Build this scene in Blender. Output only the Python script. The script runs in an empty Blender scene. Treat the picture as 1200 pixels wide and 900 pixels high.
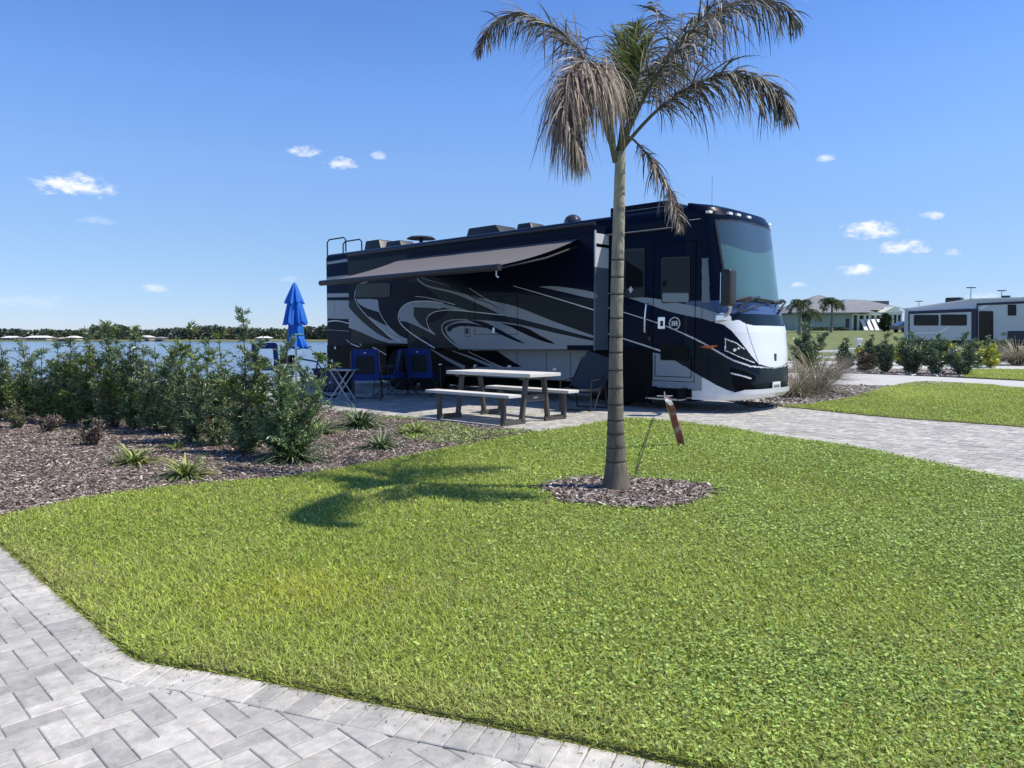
import bpy, bmesh, math, random
import numpy as np
from mathutils import Vector, Matrix
random.seed(7); rng = np.random.default_rng(11)
scene = bpy.context.scene
C = scene.collection

# ------------------------------------------------------------------ camera
F = 880.0; H = 1.3; T = math.atan(54/880)
cT, sT = math.cos(T), math.sin(T)
cd = bpy.data.cameras.new('camera'); cam = bpy.data.objects.new('camera', cd); C.objects.link(cam)
cam.location = (0, 0, H); cam.rotation_euler = (math.pi/2 - T, 0, 0)
cd.sensor_fit = 'HORIZONTAL'; cd.sensor_width = 36.0; cd.lens = 36.0*F/1200
cd.clip_start = 0.05; cd.clip_end = 6000
scene.camera = cam

def ray(px, py):
    a = (px-600)/F; b = (450-py)/F
    return (a, cT+b*sT, -sT+b*cT)
def G(px, py, z=0.0):                       # photo pixel -> point on the plane at height z
    d = ray(px, py); t = (z-H)/d[2]
    return (d[0]*t, d[1]*t)
def D(px, py, Y):                           # photo pixel -> point at distance Y
    d = ray(px, py); t = Y/d[1]
    return Vector((d[0]*t, Y, H+d[2]*t))

# ------------------------------------------------------------------ light
SUN_AZ = Vector((1.0, -0.13, 0)).normalized(); SUN_EL = math.radians(57)
sd = Vector((SUN_AZ.x*math.cos(SUN_EL), SUN_AZ.y*math.cos(SUN_EL), math.sin(SUN_EL)))
sl = bpy.data.lights.new('sun', 'SUN'); sl.energy = 4.8; sl.angle = math.radians(0.5); sl.color = (1.0, 0.93, 0.80)
so = bpy.data.objects.new('sun', sl); C.objects.link(so); so.location = (20, -5, 40)
so.rotation_euler = sd.to_track_quat('Z', 'Y').to_euler()
w = bpy.data.worlds.new('World'); scene.world = w; w.use_nodes = True
wn, wl = w.node_tree.nodes, w.node_tree.links
wn.clear()
sky = wn.new('ShaderNodeTexSky'); sky.sky_type = 'NISHITA'; sky.sun_disc = False
sky.sun_elevation = SUN_EL; sky.sun_rotation = math.atan2(SUN_AZ.x, SUN_AZ.y)
sky.air_density = 1.0; sky.dust_density = 0.0; sky.ozone_density = 6.0; sky.altitude = 2000
SKY_STR = 0.098
tc = wn.new('ShaderNodeTexCoord')
def wmath(op, a, b=None, c=None):
    m = wn.new('ShaderNodeMath'); m.operation = op
    for i, v in enumerate((a, b, c)):
        if v is None: continue
        if isinstance(v, (int, float)): m.inputs[i].default_value = v
        else: wl.new(v, m.inputs[i])
    return m.outputs[0]
noi = wn.new('ShaderNodeTexNoise'); noi.inputs['Scale'].default_value = 55; noi.inputs['Detail'].default_value = 6; noi.inputs['Roughness'].default_value = 0.62
mpn = wn.new('ShaderNodeMapping'); mpn.inputs['Scale'].default_value = (1, 1, 1.9)
wl.new(tc.outputs['Generated'], mpn.inputs[0]); wl.new(mpn.outputs[0], noi.inputs['Vector'])
nz = wmath('SUBTRACT', noi.outputs[0], 0.5)
total = None
clouds = [(88,217,50,15,1.),(358,176,24,9,.8),(400,191,24,9,.75),(445,182,14,6,.5),(184,338,17,7,.55),(1020,269,42,13,1.),
          (1060,289,30,11,.95),(1006,316,26,9,.9),(968,185,14,6,.7),(1092,252,16,6,.7),(1118,295,11,5,.45),(937,334,12,5,.5),
          (1150,347,20,8,.6),(112,259,22,6,.22),(340,327,16,6,.3),(30,352,60,9,.16),(-160,240,60,18,.9),(1380,230,60,18,.9)]
for (px, py, hw, hh, st) in clouds:
    c0 = Vector(ray(px, py)).normalized()
    e1 = Vector((c0.y, -c0.x, 0)).normalized(); e2 = e1.cross(c0).normalized()
    if e2.z < 0: e2 = -e2
    def dotn(e, s):
        v = wn.new('ShaderNodeVectorMath'); v.operation = 'DOT_PRODUCT'
        wl.new(tc.outputs['Generated'], v.inputs[0]); v.inputs[1].default_value = e*s
        return v.outputs['Value']
    fx = c0.length
    a = dotn(e1, F/hw*1.0); b = dotn(e2, F/hh*1.0)
    b2 = wmath('ADD', b, wmath('MULTIPLY', wmath('ABSOLUTE', a), 0.15))
    r2 = wmath('ADD', wmath('MULTIPLY', a, a), wmath('MULTIPLY', b2, b2))
    v = wmath('ADD', wmath('SUBTRACT', 0.75, r2), wmath('MULTIPLY', nz, 2.6))
    front = wmath('GREATER_THAN', dotn(c0, 1.0), 0.5)
    mr = wn.new('ShaderNodeMapRange'); mr.interpolation_type = 'SMOOTHSTEP'
    wl.new(v, mr.inputs[0]); mr.inputs[1].default_value = 0.1; mr.inputs[2].default_value = 1.05
    mr.inputs[3].default_value = 0; mr.inputs[4].default_value = st
    m = wmath('MULTIPLY', mr.outputs[0], front)
    total = m if total is None else wmath('MAXIMUM', total, m)
sep = wn.new('ShaderNodeSeparateXYZ'); wl.new(tc.outputs['Generated'], sep.inputs[0])
rp = wn.new('ShaderNodeValToRGB'); cr = rp.color_ramp
stops = [(0.0,(.84,.85,1.08)),(.11,(1.3,1.25,1.25)),(.21,(1.6,1.6,1.65)),(.30,(1.55,1.72,1.95)),(.40,(1.3,1.6,1.98)),(1.0,(1.0,1.2,1.5))]
while len(cr.elements) < len(stops): cr.elements.new(0.5)
for e_, (p_, c_) in zip(cr.elements, stops): e_.position = p_
for e_, (p_, c_) in zip(cr.elements, stops): e_.color = (c_[0]/2, c_[1]/2, c_[2]/2, 1)
wl.new(sep.outputs[2], rp.inputs[0])
vml = wn.new('ShaderNodeVectorMath'); vml.operation = 'MULTIPLY'; wl.new(sky.outputs[0], vml.inputs[0]); wl.new(rp.outputs[0], vml.inputs[1])
vsc = wn.new('ShaderNodeVectorMath'); vsc.operation = 'SCALE'; vsc.inputs['Scale'].default_value = 2.0; wl.new(vml.outputs[0], vsc.inputs[0])
mix = wn.new('ShaderNodeMix'); mix.data_type = 'RGBA'; mix.clamp_factor = True
wl.new(total, mix.inputs[0]); wl.new(vsc.outputs[0], mix.inputs[6]); mix.inputs[7].default_value = (9.0, 9.2, 9.7, 1)
bg = wn.new('ShaderNodeBackground'); bg.inputs[1].default_value = SKY_STR
wo = wn.new('ShaderNodeOutputWorld')
wl.new(mix.outputs[2], bg.inputs[0]); wl.new(bg.outputs[0], wo.inputs[0])
vs = scene.view_settings
vs.view_transform = 'Standard'; vs.look = 'None'; vs.gamma = 1; vs.use_curve_mapping = False; vs.exposure = 0.22
scene.render.engine = 'CYCLES'
scene.cycles.max_bounces = 6; scene.cycles.transparent_max_bounces = 6; scene.cycles.transmission_bounces = 3

# ------------------------------------------------------------------ materials
MATS = {}
def mat(name, col, rough=0.6, metal=0.0, coat=0.0, spec=0.5, var=0.0, vscale=5.0, col2=None, bump=0.0, bscale=40.0,
        attr=None, trans=0.0, ior=None, vstretch=None, detail=4.0):
    if name in MATS: return MATS[name]
    m = bpy.data.materials.new(name); m.use_nodes = True
    N, L = m.node_tree.nodes, m.node_tree.links
    b = N['Principled BSDF']
    b.inputs['Base Color'].default_value = (*col, 1); b.inputs['Roughness'].default_value = rough
    b.inputs['Metallic'].default_value = metal; b.inputs['Coat Weight'].default_value = coat
    b.inputs['Specular IOR Level'].default_value = spec
    b.inputs['Coat Roughness'].default_value = 0.04
    if ior: b.inputs['IOR'].default_value = ior
    tcn = N.new('ShaderNodeTexCoord'); vec = tcn.outputs['Object']
    if vstretch:
        mp = N.new('ShaderNodeMapping'); mp.inputs['Scale'].default_value = vstretch
        L.new(vec, mp.inputs[0]); vec = mp.outputs[0]
    colsock = None
    if attr:
        at = N.new('ShaderNodeAttribute'); at.attribute_name = attr
        colsock = at.outputs['Color']
    elif col2 is not None or var > 0:
        n = N.new('ShaderNodeTexNoise'); n.inputs['Scale'].default_value = vscale; n.inputs['Detail'].default_value = detail
        n.inputs['Roughness'].default_value = 0.6
        L.new(vec, n.inputs['Vector'])
        r = N.new('ShaderNodeValToRGB'); r.color_ramp.elements[0].position = 0.34; r.color_ramp.elements[1].position = 0.66
        c1 = col; c2 = col2 if col2 is not None else tuple(min(1, x*(1+var)) for x in col)
        if col2 is None: c1 = tuple(x*(1-var) for x in col)
        r.color_ramp.elements[0].color = (*c1, 1); r.color_ramp.elements[1].color = (*c2, 1)
        L.new(n.outputs[0], r.inputs[0]); colsock = r.outputs[0]
    if colsock is not None: L.new(colsock, b.inputs['Base Color'])
    if bump > 0:
        n2 = N.new('ShaderNodeTexNoise'); n2.inputs['Scale'].default_value = bscale; n2.inputs['Detail'].default_value = 5
        L.new(vec, n2.inputs['Vector'])
        bp = N.new('ShaderNodeBump'); bp.inputs['Strength'].default_value = bump; bp.inputs['Distance'].default_value = 0.02
        L.new(n2.outputs[0], bp.inputs['Height']); L.new(bp.outputs[0], b.inputs['Normal'])
    if trans > 0:
        t = N.new('ShaderNodeBsdfTranslucent'); t.inputs[0].default_value = (*[min(1, x*1.6) for x in col], 1)
        if colsock is not None: L.new(colsock, t.inputs[0])
        mx = N.new('ShaderNodeMixShader'); mx.inputs[0].default_value = trans
        L.new(b.outputs[0], mx.inputs[1]); L.new(t.outputs[0], mx.inputs[2])
        L.new(mx.outputs[0], N['Material Output'].inputs[0])
    MATS[name] = m
    return m

# ------------------------------------------------------------------ object helpers
def tag(o, label=None, cat=None, group=None, kind=None):
    if label: o['label'] = label
    if cat: o['category'] = cat
    if group: o['group'] = group
    if kind: o['kind'] = kind
    return o
def empty(name, loc=(0, 0, 0), rz=0.0, label=None, cat=None, group=None):
    o = bpy.data.objects.new(name, None); C.objects.link(o); o.location = loc; o.rotation_euler = (0, 0, rz)
    o.empty_display_size = 0.2
    return tag(o, label, cat, group)
class MB:
    def __init__(s): s.v = []; s.f = []; s.m = []
    def add(s, vs, fs, mi=0):
        k = len(s.v); s.v += [tuple(p) for p in vs]; s.f += [tuple(k+i for i in f) for f in fs]; s.m += [mi]*len(fs)
    def hexa(s, p, mi=0):       # 8 corners: bottom 4 ccw, top 4 ccw
        s.add(p, [(3,2,1,0),(4,5,6,7),(0,1,5,4),(1,2,6,5),(2,3,7,6),(3,0,4,7)], mi)
    def box(s, x0, x1, y0, y1, z0, z1, mi=0):
        s.hexa([(x0,y0,z0),(x1,y0,z0),(x1,y1,z0),(x0,y1,z0),(x0,y0,z1),(x1,y0,z1),(x1,y1,z1),(x0,y1,z1)], mi)
    def beam(s, a, b, w, h, mi=0, up=(0,0,1)):
        a = Vector(a); b = Vector(b); d = (b-a).normalized(); up = Vector(up)
        x = d.cross(up)
        if x.length < 1e-3: x = d.cross(Vector((0,1,0)))
        x.normalize(); y = x.cross(d).normalized()
        P = []
        for q in (a, b):
            for (i, j) in ((-1,-1),(1,-1),(1,1),(-1,1)): P.append(q + x*i*w/2 + y*j*h/2)
        s.add(P, [(0,1,2,3),(7,6,5,4),(0,4,5,1),(1,5,6,2),(2,6,7,3),(3,7,4,0)], mi)
    def tube(s, pts, r, n=8, mi=0, caps=True):
        pts = [Vector(p) for p in pts]; k = len(pts)
        rs = r if isinstance(r, (list, tuple)) else [r]*k
        V = []; prev = None
        for i, p in enumerate(pts):
            d = (pts[min(i+1, k-1)] - pts[max(i-1, 0)]).normalized()
            if prev is None:
                ref = Vector((0,0,1)) if abs(d.z) < 0.9 else Vector((1,0,0))
                x = d.cross(ref).normalized()
            else:
                x = (prev - d*prev.dot(d)).normalized()
            prev = x; y = d.cross(x)
            for j in range(n):
                a = 2*math.pi*j/n; V.append(p + (x*math.cos(a) + y*math.sin(a))*rs[i])
        Fc = []
        for i in range(k-1):
            for j in range(n):
                j2 = (j+1) % n; Fc.append((i*n+j, i*n+j2, (i+1)*n+j2, (i+1)*n+j))
        if caps: Fc.append(tuple(range(n-1, -1, -1))); Fc.append(tuple((k-1)*n+j for j in range(n)))
        s.add(V, Fc, mi)
    def torus(s, c, R, r, ax='y', n=28, m=8, mi=0):
        V = []; Fc = []
        for i in range(n):
            a = 2*math.pi*i/n
            for j in range(m):
                b = 2*math.pi*j/m; rr = R + r*math.cos(b); h = r*math.sin(b)
                p = {'y': (rr*math.cos(a), h, rr*math.sin(a)), 'z': (rr*math.cos(a), rr*math.sin(a), h), 'x': (h, rr*math.cos(a), rr*math.sin(a))}[ax]
                V.append((c[0]+p[0], c[1]+p[1], c[2]+p[2]))
        for i in range(n):
            for j in range(m):
                Fc.append((i*m+j, ((i+1) % n)*m+j, ((i+1) % n)*m+(j+1) % m, i*m+(j+1) % m))
        s.add(V, Fc, mi)
    def prism(s, poly, fn, t, mi=0):
        """poly: 2D points; fn(a, b, d): 3D point at depth d (0 back .. t front)"""
        n = len(poly); V = [fn(a, b, 0) for a, b in poly] + [fn(a, b, t) for a, b in poly]
        Fc = [tuple(range(n)), tuple(range(2*n-1, n-1, -1))] + [(i, n+i, n+(i+1) % n, (i+1) % n) for i in range(n)]
        s.add(V, Fc, mi)
    def build(s, name, mats, parent=None, smooth=False, bevel=0.0, seg=2, fix=True):
        me = bpy.data.meshes.new(name); me.from_pydata(s.v, [], s.f)
        if not isinstance(mats, (list, tuple)): mats = [mats]
        for m in mats: me.materials.append(m)
        me.polygons.foreach_set('material_index', s.m)
        me.update()
        if fix:
            bm = bmesh.new(); bm.from_mesh(me); bmesh.ops.recalc_face_normals(bm, faces=bm.faces)
            if bevel > 0:
                ed = [e for e in bm.edges if len(e.link_faces) == 2 and e.calc_face_angle(0) > 0.6]
                bmesh.ops.bevel(bm, geom=ed, offset=bevel, segments=seg, affect='EDGES', profile=0.6, clamp_overlap=True)
            bm.to_mesh(me); bm.free()
        if smooth:
            me.polygons.foreach_set('use_smooth', [True]*len(me.polygons))
            try: me.set_sharp_from_angle(angle=math.radians(38))
            except Exception: pass
        o = bpy.data.objects.new(name, me); C.objects.link(o)
        if parent: o.parent = parent
        return o
def np_mesh(name, V, idx, nper, cols, m, mats=None):
    """V (N,3); idx flat loop indices; nper loops per face; cols (N,3) point colours"""
    me = bpy.data.meshes.new(name)
    me.vertices.add(len(V)); me.vertices.foreach_set('co', np.asarray(V, np.float32).ravel())
    idx = np.asarray(idx, np.int32).ravel(); nf = len(idx)//nper
    me.loops.add(len(idx)); me.loops.foreach_set('vertex_index', idx)
    me.polygons.add(nf); me.polygons.foreach_set('loop_start', np.arange(nf, dtype=np.int32)*nper)
    me.polygons.foreach_set('loop_total', np.full(nf, nper, np.int32))
    if cols is not None:
        a = me.color_attributes.new('tint', 'FLOAT_COLOR', 'POINT')
        cc = np.ones((len(V), 4), np.float32); cc[:, :3] = cols; a.data.foreach_set('color', cc.ravel())
    me.materials.append(m); me.update(calc_edges=True)
    me.polygons.foreach_set('use_smooth', np.zeros(nf, bool))
    o = bpy.data.objects.new(name, me); C.objects.link(o)
    return o
def inpoly(x, y, poly):
    x = np.asarray(x); y = np.asarray(y); r = np.zeros(x.shape, bool); n = len(poly)
    for i in range(n):
        x0, y0 = poly[i]; x1, y1 = poly[(i+1) % n]
        if y0 == y1: continue
        cnd = ((y0 > y) != (y1 > y)) & (x < (x1-x0)*(y-y0)/(y1-y0)+x0)
        r ^= cnd
    return r
def dist_line(x, y, pts):
    x = np.asarray(x, float); y = np.asarray(y, float); d = np.full(x.shape, 1e9)
    for (x0, y0), (x1, y1) in zip(pts[:-1], pts[1:]):
        dx, dy = x1-x0, y1-y0; t = np.clip(((x-x0)*dx+(y-y0)*dy)/(dx*dx+dy*dy+1e-12), 0, 1)
        d = np.minimum(d, np.hypot(x-x0-t*dx, y-y0-t*dy))
    return d
def smooth_line(p, n=6):
    out = []; k = len(p)
    for i in range(k-1):
        p0, p1, p2, p3 = p[max(i-1, 0)], p[i], p[i+1], p[min(i+2, k-1)]
        for j in range(n):
            t = j/n
            out.append(tuple(0.5*((2*p1[a]) + (-p0[a]+p2[a])*t + (2*p0[a]-5*p1[a]+4*p2[a]-p3[a])*t*t + (-p0[a]+3*p1[a]-3*p2[a]+p3[a])*t**3) for a in (0, 1)))
    out.append(tuple(p[-1])); return out
def fbm(x, y, s, seed=0):
    r = np.zeros(np.shape(x)); g = np.random.default_rng(seed)
    for k in range(7):
        a = g.uniform(0, 6.28); f = s*(0.6+0.35*k); r = r + np.sin((x*math.cos(a)+y*math.sin(a))*f + g.uniform(0, 6.28)
            + 1.3*np.sin((x*math.sin(a)-y*math.cos(a))*f*0.7+k))/(1+0.4*k)
    return r/3.2
def slab(name, poly, z0, z1, m, kind='structure'):
    b = MB(); b.prism(poly, lambda a, c, d: (a, c, z0+d), z1-z0)
    o = b.build(name, m); tag(o, kind=kind); return o
# ================================================================== SETTING
soil = mat('soil', (0.05, 0.038, 0.028), 0.95, col2=(0.09, 0.07, 0.05), vscale=20, bump=0.6)
far_grass = mat('far_grass', (0.10, 0.135, 0.035), 0.9, col2=(0.17, 0.19, 0.06), vscale=0.9, bump=0.8, bscale=14)
def hgt(x, y):
    x = np.asarray(x, float); y = np.asarray(y, float)
    a = np.clip((y-44)/70, 0, 1); a = a*a*(3-2*a)
    b = np.clip((x-2)/14, 0, 1)
    return -0.06 + 2.45*a*b
# ground sheet with the lake basin cut out: rises towards the clubhouse
shore = smooth_line([(-700, 14), (-80, 20), (-30, 22.5), (-14, 23.0), (-6, 24.5), (2, 28), (6, 40), (8, 90), (30, 240), (60, 445), (700, 470)], 8)
def ground_sheet():
    xs = np.unique(np.concatenate([np.linspace(-60, 60, 81), np.linspace(-3000, 3000, 61), np.linspace(-400, 400, 81)]))
    ys = np.unique(np.concatenate([np.linspace(-8, 60, 91), np.linspace(60, 600, 109), np.linspace(600, 4000, 21), [-500, -60]]))
    X, Y = np.meshgrid(xs, ys); Z = hgt(X, Y)
    lake = list(shore) + [(700, 470), (-900, 430), (-900, 14)]
    # inside the lake: sink
    sh = [(p[0], p[1]) for p in shore]
    far = [(-1500, 440), (-200, 440), (60, 445)]
    poly = sh[:-9] + [(55, 440), (-200, 437), (-700, 430), (-1500, 425), (-1500, 14)]
    ins = inpoly(X, Y, poly); dd = dist_line(X, Y, sh + [(60, 445)])
    Z = np.where(ins, -3.5, Z)
    V = np.stack([X, Y, Z], -1).reshape(-1, 3); nx = len(xs); ny = len(ys)
    i = np.arange(nx-1); j = np.arange(ny-1); I, J = np.meshgrid(i, j)
    q = np.stack([J*nx+I, J*nx+I+1, (J+1)*nx+I+1, (J+1)*nx+I], -1).reshape(-1)
    o = np_mesh('ground', V, q, 4, None, far_grass); tag(o, kind='structure')
ground_sheet()
water = bpy.data.materials.new('water'); water.use_nodes = True
N, L = water.node_tree.nodes, water.node_tree.links; b = N['Principled BSDF']
b.inputs['Base Color'].default_value = (0.12, 0.19, 0.29, 1); b.inputs['Roughness'].default_value = 0.12; b.inputs['IOR'].default_value = 1.33
tcn = N.new('ShaderNodeTexCoord'); mp = N.new('ShaderNodeMapping'); mp.inputs['Scale'].default_value = (0.8, 1.6, 1)
n1 = N.new('ShaderNodeTexNoise'); n1.inputs['Scale'].default_value = 2.2; n1.inputs['Detail'].default_value = 6; n1.inputs['Roughness'].default_value = 0.65
bp = N.new('ShaderNodeBump'); bp.inputs['Strength'].default_value = 0.8; bp.inputs['Distance'].default_value = 0.12
L.new(tcn.outputs['Object'], mp.inputs[0]); L.new(mp.outputs[0], n1.inputs['Vector']); L.new(n1.outputs[0], bp.inputs['Height']); L.new(bp.outputs[0], b.inputs['Normal'])
wb = MB(); wb.add([(-1600, 10, -0.7), (70, 10, -0.7), (70, 460, -0.7), (-1600, 460, -0.7)], [(0, 1, 2, 3)])
tag(wb.build('lake', water, fix=False), kind='structure')
# pale concrete seawall cap at the edge of the water, seen through the hedge
conc = mat('concrete', (0.42, 0.41, 0.39), 0.85, var=0.18, vscale=3, bump=0.3)
sw = MB()
pts = [p for p in shore if -60 < p[0] < 5]
for p, q in zip(pts[:-1], pts[1:]):
    dx, dy = q[0]-p[0], q[1]-p[1]; l = math.hypot(dx, dy); nx_, ny_ = -dy/l, dx/l
    A = [(p[0]-nx_*.9, p[1]-ny_*.9), (q[0]-nx_*.9, q[1]-ny_*.9), (q[0]+nx_*.15, q[1]+ny_*.15), (p[0]+nx_*.15, p[1]+ny_*.15)]
    sw.hexa([(a, c_, -1.5) for a, c_ in A] + [(a, c_, 0.02) for a, c_ in A])
tag(sw.build('seawall', conc), 'long low pale concrete seawall edging the lake behind the hedge', 'seawall')

# ---- pavers
pv_cols = np.array([[.47,.47,.475],[.40,.405,.41],[.52,.52,.515],[.35,.355,.365],[.44,.435,.43],[.56,.555,.55]])*np.array([.94,.905,.835])
paver_m = bpy.data.materials.new('paver'); paver_m.use_nodes = True
N, L = paver_m.node_tree.nodes, paver_m.node_tree.links; b = N['Principled BSDF']; b.inputs['Roughness'].default_value = 0.85
at = N.new('ShaderNodeAttribute'); at.attribute_name = 'tint'
tcn = N.new('ShaderNodeTexCoord')
n1 = N.new('ShaderNodeTexNoise'); n1.inputs['Scale'].default_value = 14; n1.inputs['Detail'].default_value = 7; n1.inputs['Roughness'].default_value = 0.7; n1.inputs['Distortion'].default_value = 0.6
L.new(tcn.outputs['Object'], n1.inputs['Vector'])
mr = N.new('ShaderNodeMapRange'); mr.inputs[1].default_value = .32; mr.inputs[2].default_value = .68; mr.inputs[3].default_value = .74; mr.inputs[4].default_value = 1.22
L.new(n1.outputs[0], mr.inputs[0])
n3 = N.new('ShaderNodeTexNoise'); n3.inputs['Scale'].default_value = 1.3; n3.inputs['Detail'].default_value = 3
L.new(tcn.outputs['Object'], n3.inputs['Vector'])
mr3 = N.new('ShaderNodeMapRange'); mr3.inputs[1].default_value = .35; mr3.inputs[2].default_value = .65; mr3.inputs[3].default_value = .88; mr3.inputs[4].default_value = 1.08
L.new(n3.outputs[0], mr3.inputs[0])
mm = N.new('ShaderNodeMath'); mm.operation = 'MULTIPLY'; L.new(mr.outputs[0], mm.inputs[0]); L.new(mr3.outputs[0], mm.inputs[1])
vm = N.new('ShaderNodeVectorMath'); vm.operation = 'SCALE'; L.new(at.outputs['Color'], vm.inputs[0]); L.new(mm.outputs[0], vm.inputs['Scale'])
L.new(vm.outputs[0], b.inputs['Base Color'])
n2 = N.new('ShaderNodeTexNoise'); n2.inputs['Scale'].default_value = 160; n2.inputs['Detail'].default_value = 4
L.new(tcn.outputs['Object'], n2.inputs['Vector'])
bp = N.new('ShaderNodeBump'); bp.inputs['Strength'].default_value = .45; bp.inputs['Distance'].default_value = .004
L.new(n2.outputs[0], bp.inputs['Height']); L.new(bp.outputs[0], b.inputs['Normal'])

def paver_mesh(name, quads, top, gap=0.0018, bev=0.0035, detail=True):
    """quads: list of 4 xy corners (ccw); every paver a bevelled block"""
    Q = np.array(quads); n = len(Q); ctr = Q.mean(1, keepdims=True)
    def inset(d):
        v = Q-ctr; e1 = (Q[:, 1]-Q[:, 0]); e2 = (Q[:, 3]-Q[:, 0])
        l1 = np.linalg.norm(e1, axis=1, keepdims=True); l2 = np.linalg.norm(e2, axis=1, keepdims=True)
        a = e1/l1; c_ = e2/l2; r = Q.copy()
        r[:, 0] += a*d+c_*d; r[:, 1] += -a*d+c_*d; r[:, 2] += -a*d-c_*d; r[:, 3] += a*d-c_*d
        return r
    tz = top + rng.normal(0, 0.0011, n)
    tx = rng.normal(0, 0.006, (n, 2))
    lv = [(inset(gap), -0.03), (inset(gap), -bev*0.8), (inset(gap+bev), 0.0)]
    if not detail: lv = [(inset(gap), -0.02), (inset(gap+.002), 0.0)]
    V = []
    for (P, dz) in lv:
        z = tz[:, None] + dz + ((P-ctr)*tx[:, None, :]).sum(-1) if True else 0
        V.append(np.concatenate([P, z[..., None]], -1))
    V = np.stack(V, 1).reshape(n, -1, 3); k = V.shape[1]; fs = []
    for l in range(len(lv)-1):
        for j in range(4): fs.append([l*4+j, l*4+(j+1) % 4, (l+1)*4+(j+1) % 4, (l+1)*4+j])
    t = (len(lv)-1)*4; fs.append([t, t+1, t+2, t+3])
    fs = np.array(fs); idx = (fs[None] + (np.arange(n)*k)[:, None, None]).reshape(-1)
    col = pv_cols[rng.integers(0, len(pv_cols), n)] * rng.uniform(.93, 1.06, (n, 1))
    col = col*.75+col.mean(0)*.25
    cols = np.repeat(col, k, 0)
    o = np_mesh(name, V.reshape(-1, 3), idx, 4, cols, paver_m); return o
def herringbone(x0, x1, y0, y1, W, ang, keep):
    Lp = 2*W; out = []; ca, sa = math.cos(ang), math.sin(ang)
    R = max(x1-x0, y1-y0)*0.8; cx, cy = (x0+x1)/2, (y0+y1)/2; m = int(R/W)+2
    # 2x1 herringbone on a unit grid: horizontal at (i, i+4k), vertical fills
    for i in range(-m, m):
        for k in range(-m, m):
            bx, by = i + 4*(k//1)*0, 0
    pts = []
    for j in range(-m, m+1):
        for i in range(-m, m+1):
            s_ = (i - j) % 4
            if s_ == 0: pts.append((i, j, 2, 1))
            elif s_ == 3: pts.append((i, j, 1, 2))
    for (i, j, a, c_) in pts:
        q = [(i, j), (i+a, j), (i+a, j+c_), (i, j+c_)]
        q = [(cx+(p[0]*ca-p[1]*sa)*W, cy+(p[0]*sa+p[1]*ca)*W) for p in q]
        mx = sum(p[0] for p in q)/4; my = sum(p[1] for p in q)/4
        if x0 < mx < x1 and y0 < my < y1: out.append(q)
    out = np.array(out); c_ = out.mean(1)
    return out[keep(c_[:, 0], c_[:, 1])]
# edge of the main lawn against the near walk
edge = [G(*p) for p in [(60, 690), (100, 724), (128, 750), (146, 765), (164, 775), (190, 781), (240, 787.5), (300, 798), (400, 817.5), (500, 838), (650, 868), (800, 900)]]
d0 = (edge[1][0]-edge[0][0], edge[1][1]-edge[0][1]); l0 = math.hypot(*d0)
e_start = (edge[0][0]-d0[0]/l0*6, edge[0][1]-d0[1]/l0*6)
d1 = (edge[-1][0]-edge[-2][0], edge[-1][1]-edge[-2][1]); l1 = math.hypot(*d1)
e_end = (edge[-1][0]+d1[0]/l1*5, edge[-1][1]+d1[1]/l1*5)
edge = [e_start] + smooth_line(edge, 5) + [e_end]
walk_side = [e_start] + edge[1:] + [e_end, (6, -3), (-14, -3), (-14, 6)]
near_out = edge + [(8, -4), (-16, -4), (-16, e_start[1])]
def keep_walk(x, y): return inpoly(x, y, near_out) & (dist_line(x, y, edge) > 0.088)
hb = herringbone(-6.5, 3.2, -0.2, 8.2, 0.0885, math.radians(45), keep_walk)
# soldier course along the edge
sold = []
acc = 0.0; Wd, Ln = 0.0885, 0.165
P = [Vector(p) for p in edge]; seg = [(P[i+1]-P[i]).length for i in range(len(P)-1)]; tot = sum(seg)
def at_len(s):
    i = 0
    while i < len(seg)-1 and s > seg[i]: s -= seg[i]; i += 1
    t = s/seg[i]; return P[i].lerp(P[i+1], t)
def nrm(s):
    d = (at_len(min(s+.03, tot-.001)) - at_len(max(s-.03, 0))).normalized(); return Vector((d.y, -d.x))
s = 0.0
while s < tot-Wd:
    a, b_ = at_len(s), at_len(s+Wd); na, nb = nrm(s), nrm(s+Wd)
    if (Vector((0, 0))-a).dot(na) < 0: na = -na; nb = -nb
    q = [a, a+na*Ln, b_+nb*Ln, b_]
    q = [tuple(v) for v in q]
    ar = sum(q[i][0]*q[(i+1) % 4][1]-q[(i+1) % 4][0]*q[i][1] for i in range(4))
    if ar < 0: q = [q[0], q[3], q[2], q[1]]
    sold.append(q); s += Wd
tag(paver_mesh('walkway', hb, 0.0), kind='structure')
tag(paver_mesh('walkway_border', sold, 0.0045, gap=0.0016), kind='structure')
sand = mat('joint_sand', (0.34, 0.33, 0.31), 0.95, col2=(0.24, 0.23, 0.215), vscale=9)
slab('walkway_bed', near_out, -0.05, -0.0045, sand)
# big driveway and patio: herringbone too, right-angled to the coach
drive_poly = [(-9.5, 18.5)] + [G(*p) for p in [(340, 473), (375, 479), (445, 487), (510, 495), (600, 503.5)]] + [(0.4, 8.8), (3, 6.5), (8, 4.4), (16, 1.5), (17, 9.0)] + \
    [(9.6, 11.4), (5.6, 13.6), (6.0, 16.0), (-2.5, 25), (-6.0, 24.5), (-9.5, 21)]
def keep_drive(x, y): return inpoly(x, y, drive_poly)
hb2 = herringbone(-10, 17, 1.5, 25, 0.0885*1.15, math.radians(-43.3), keep_drive)
tag(paver_mesh('driveway', hb2, 0.0, detail=False, gap=0.0035), kind='structure')
slab('driveway_bed', drive_poly, -0.05, -0.005, sand)

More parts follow.
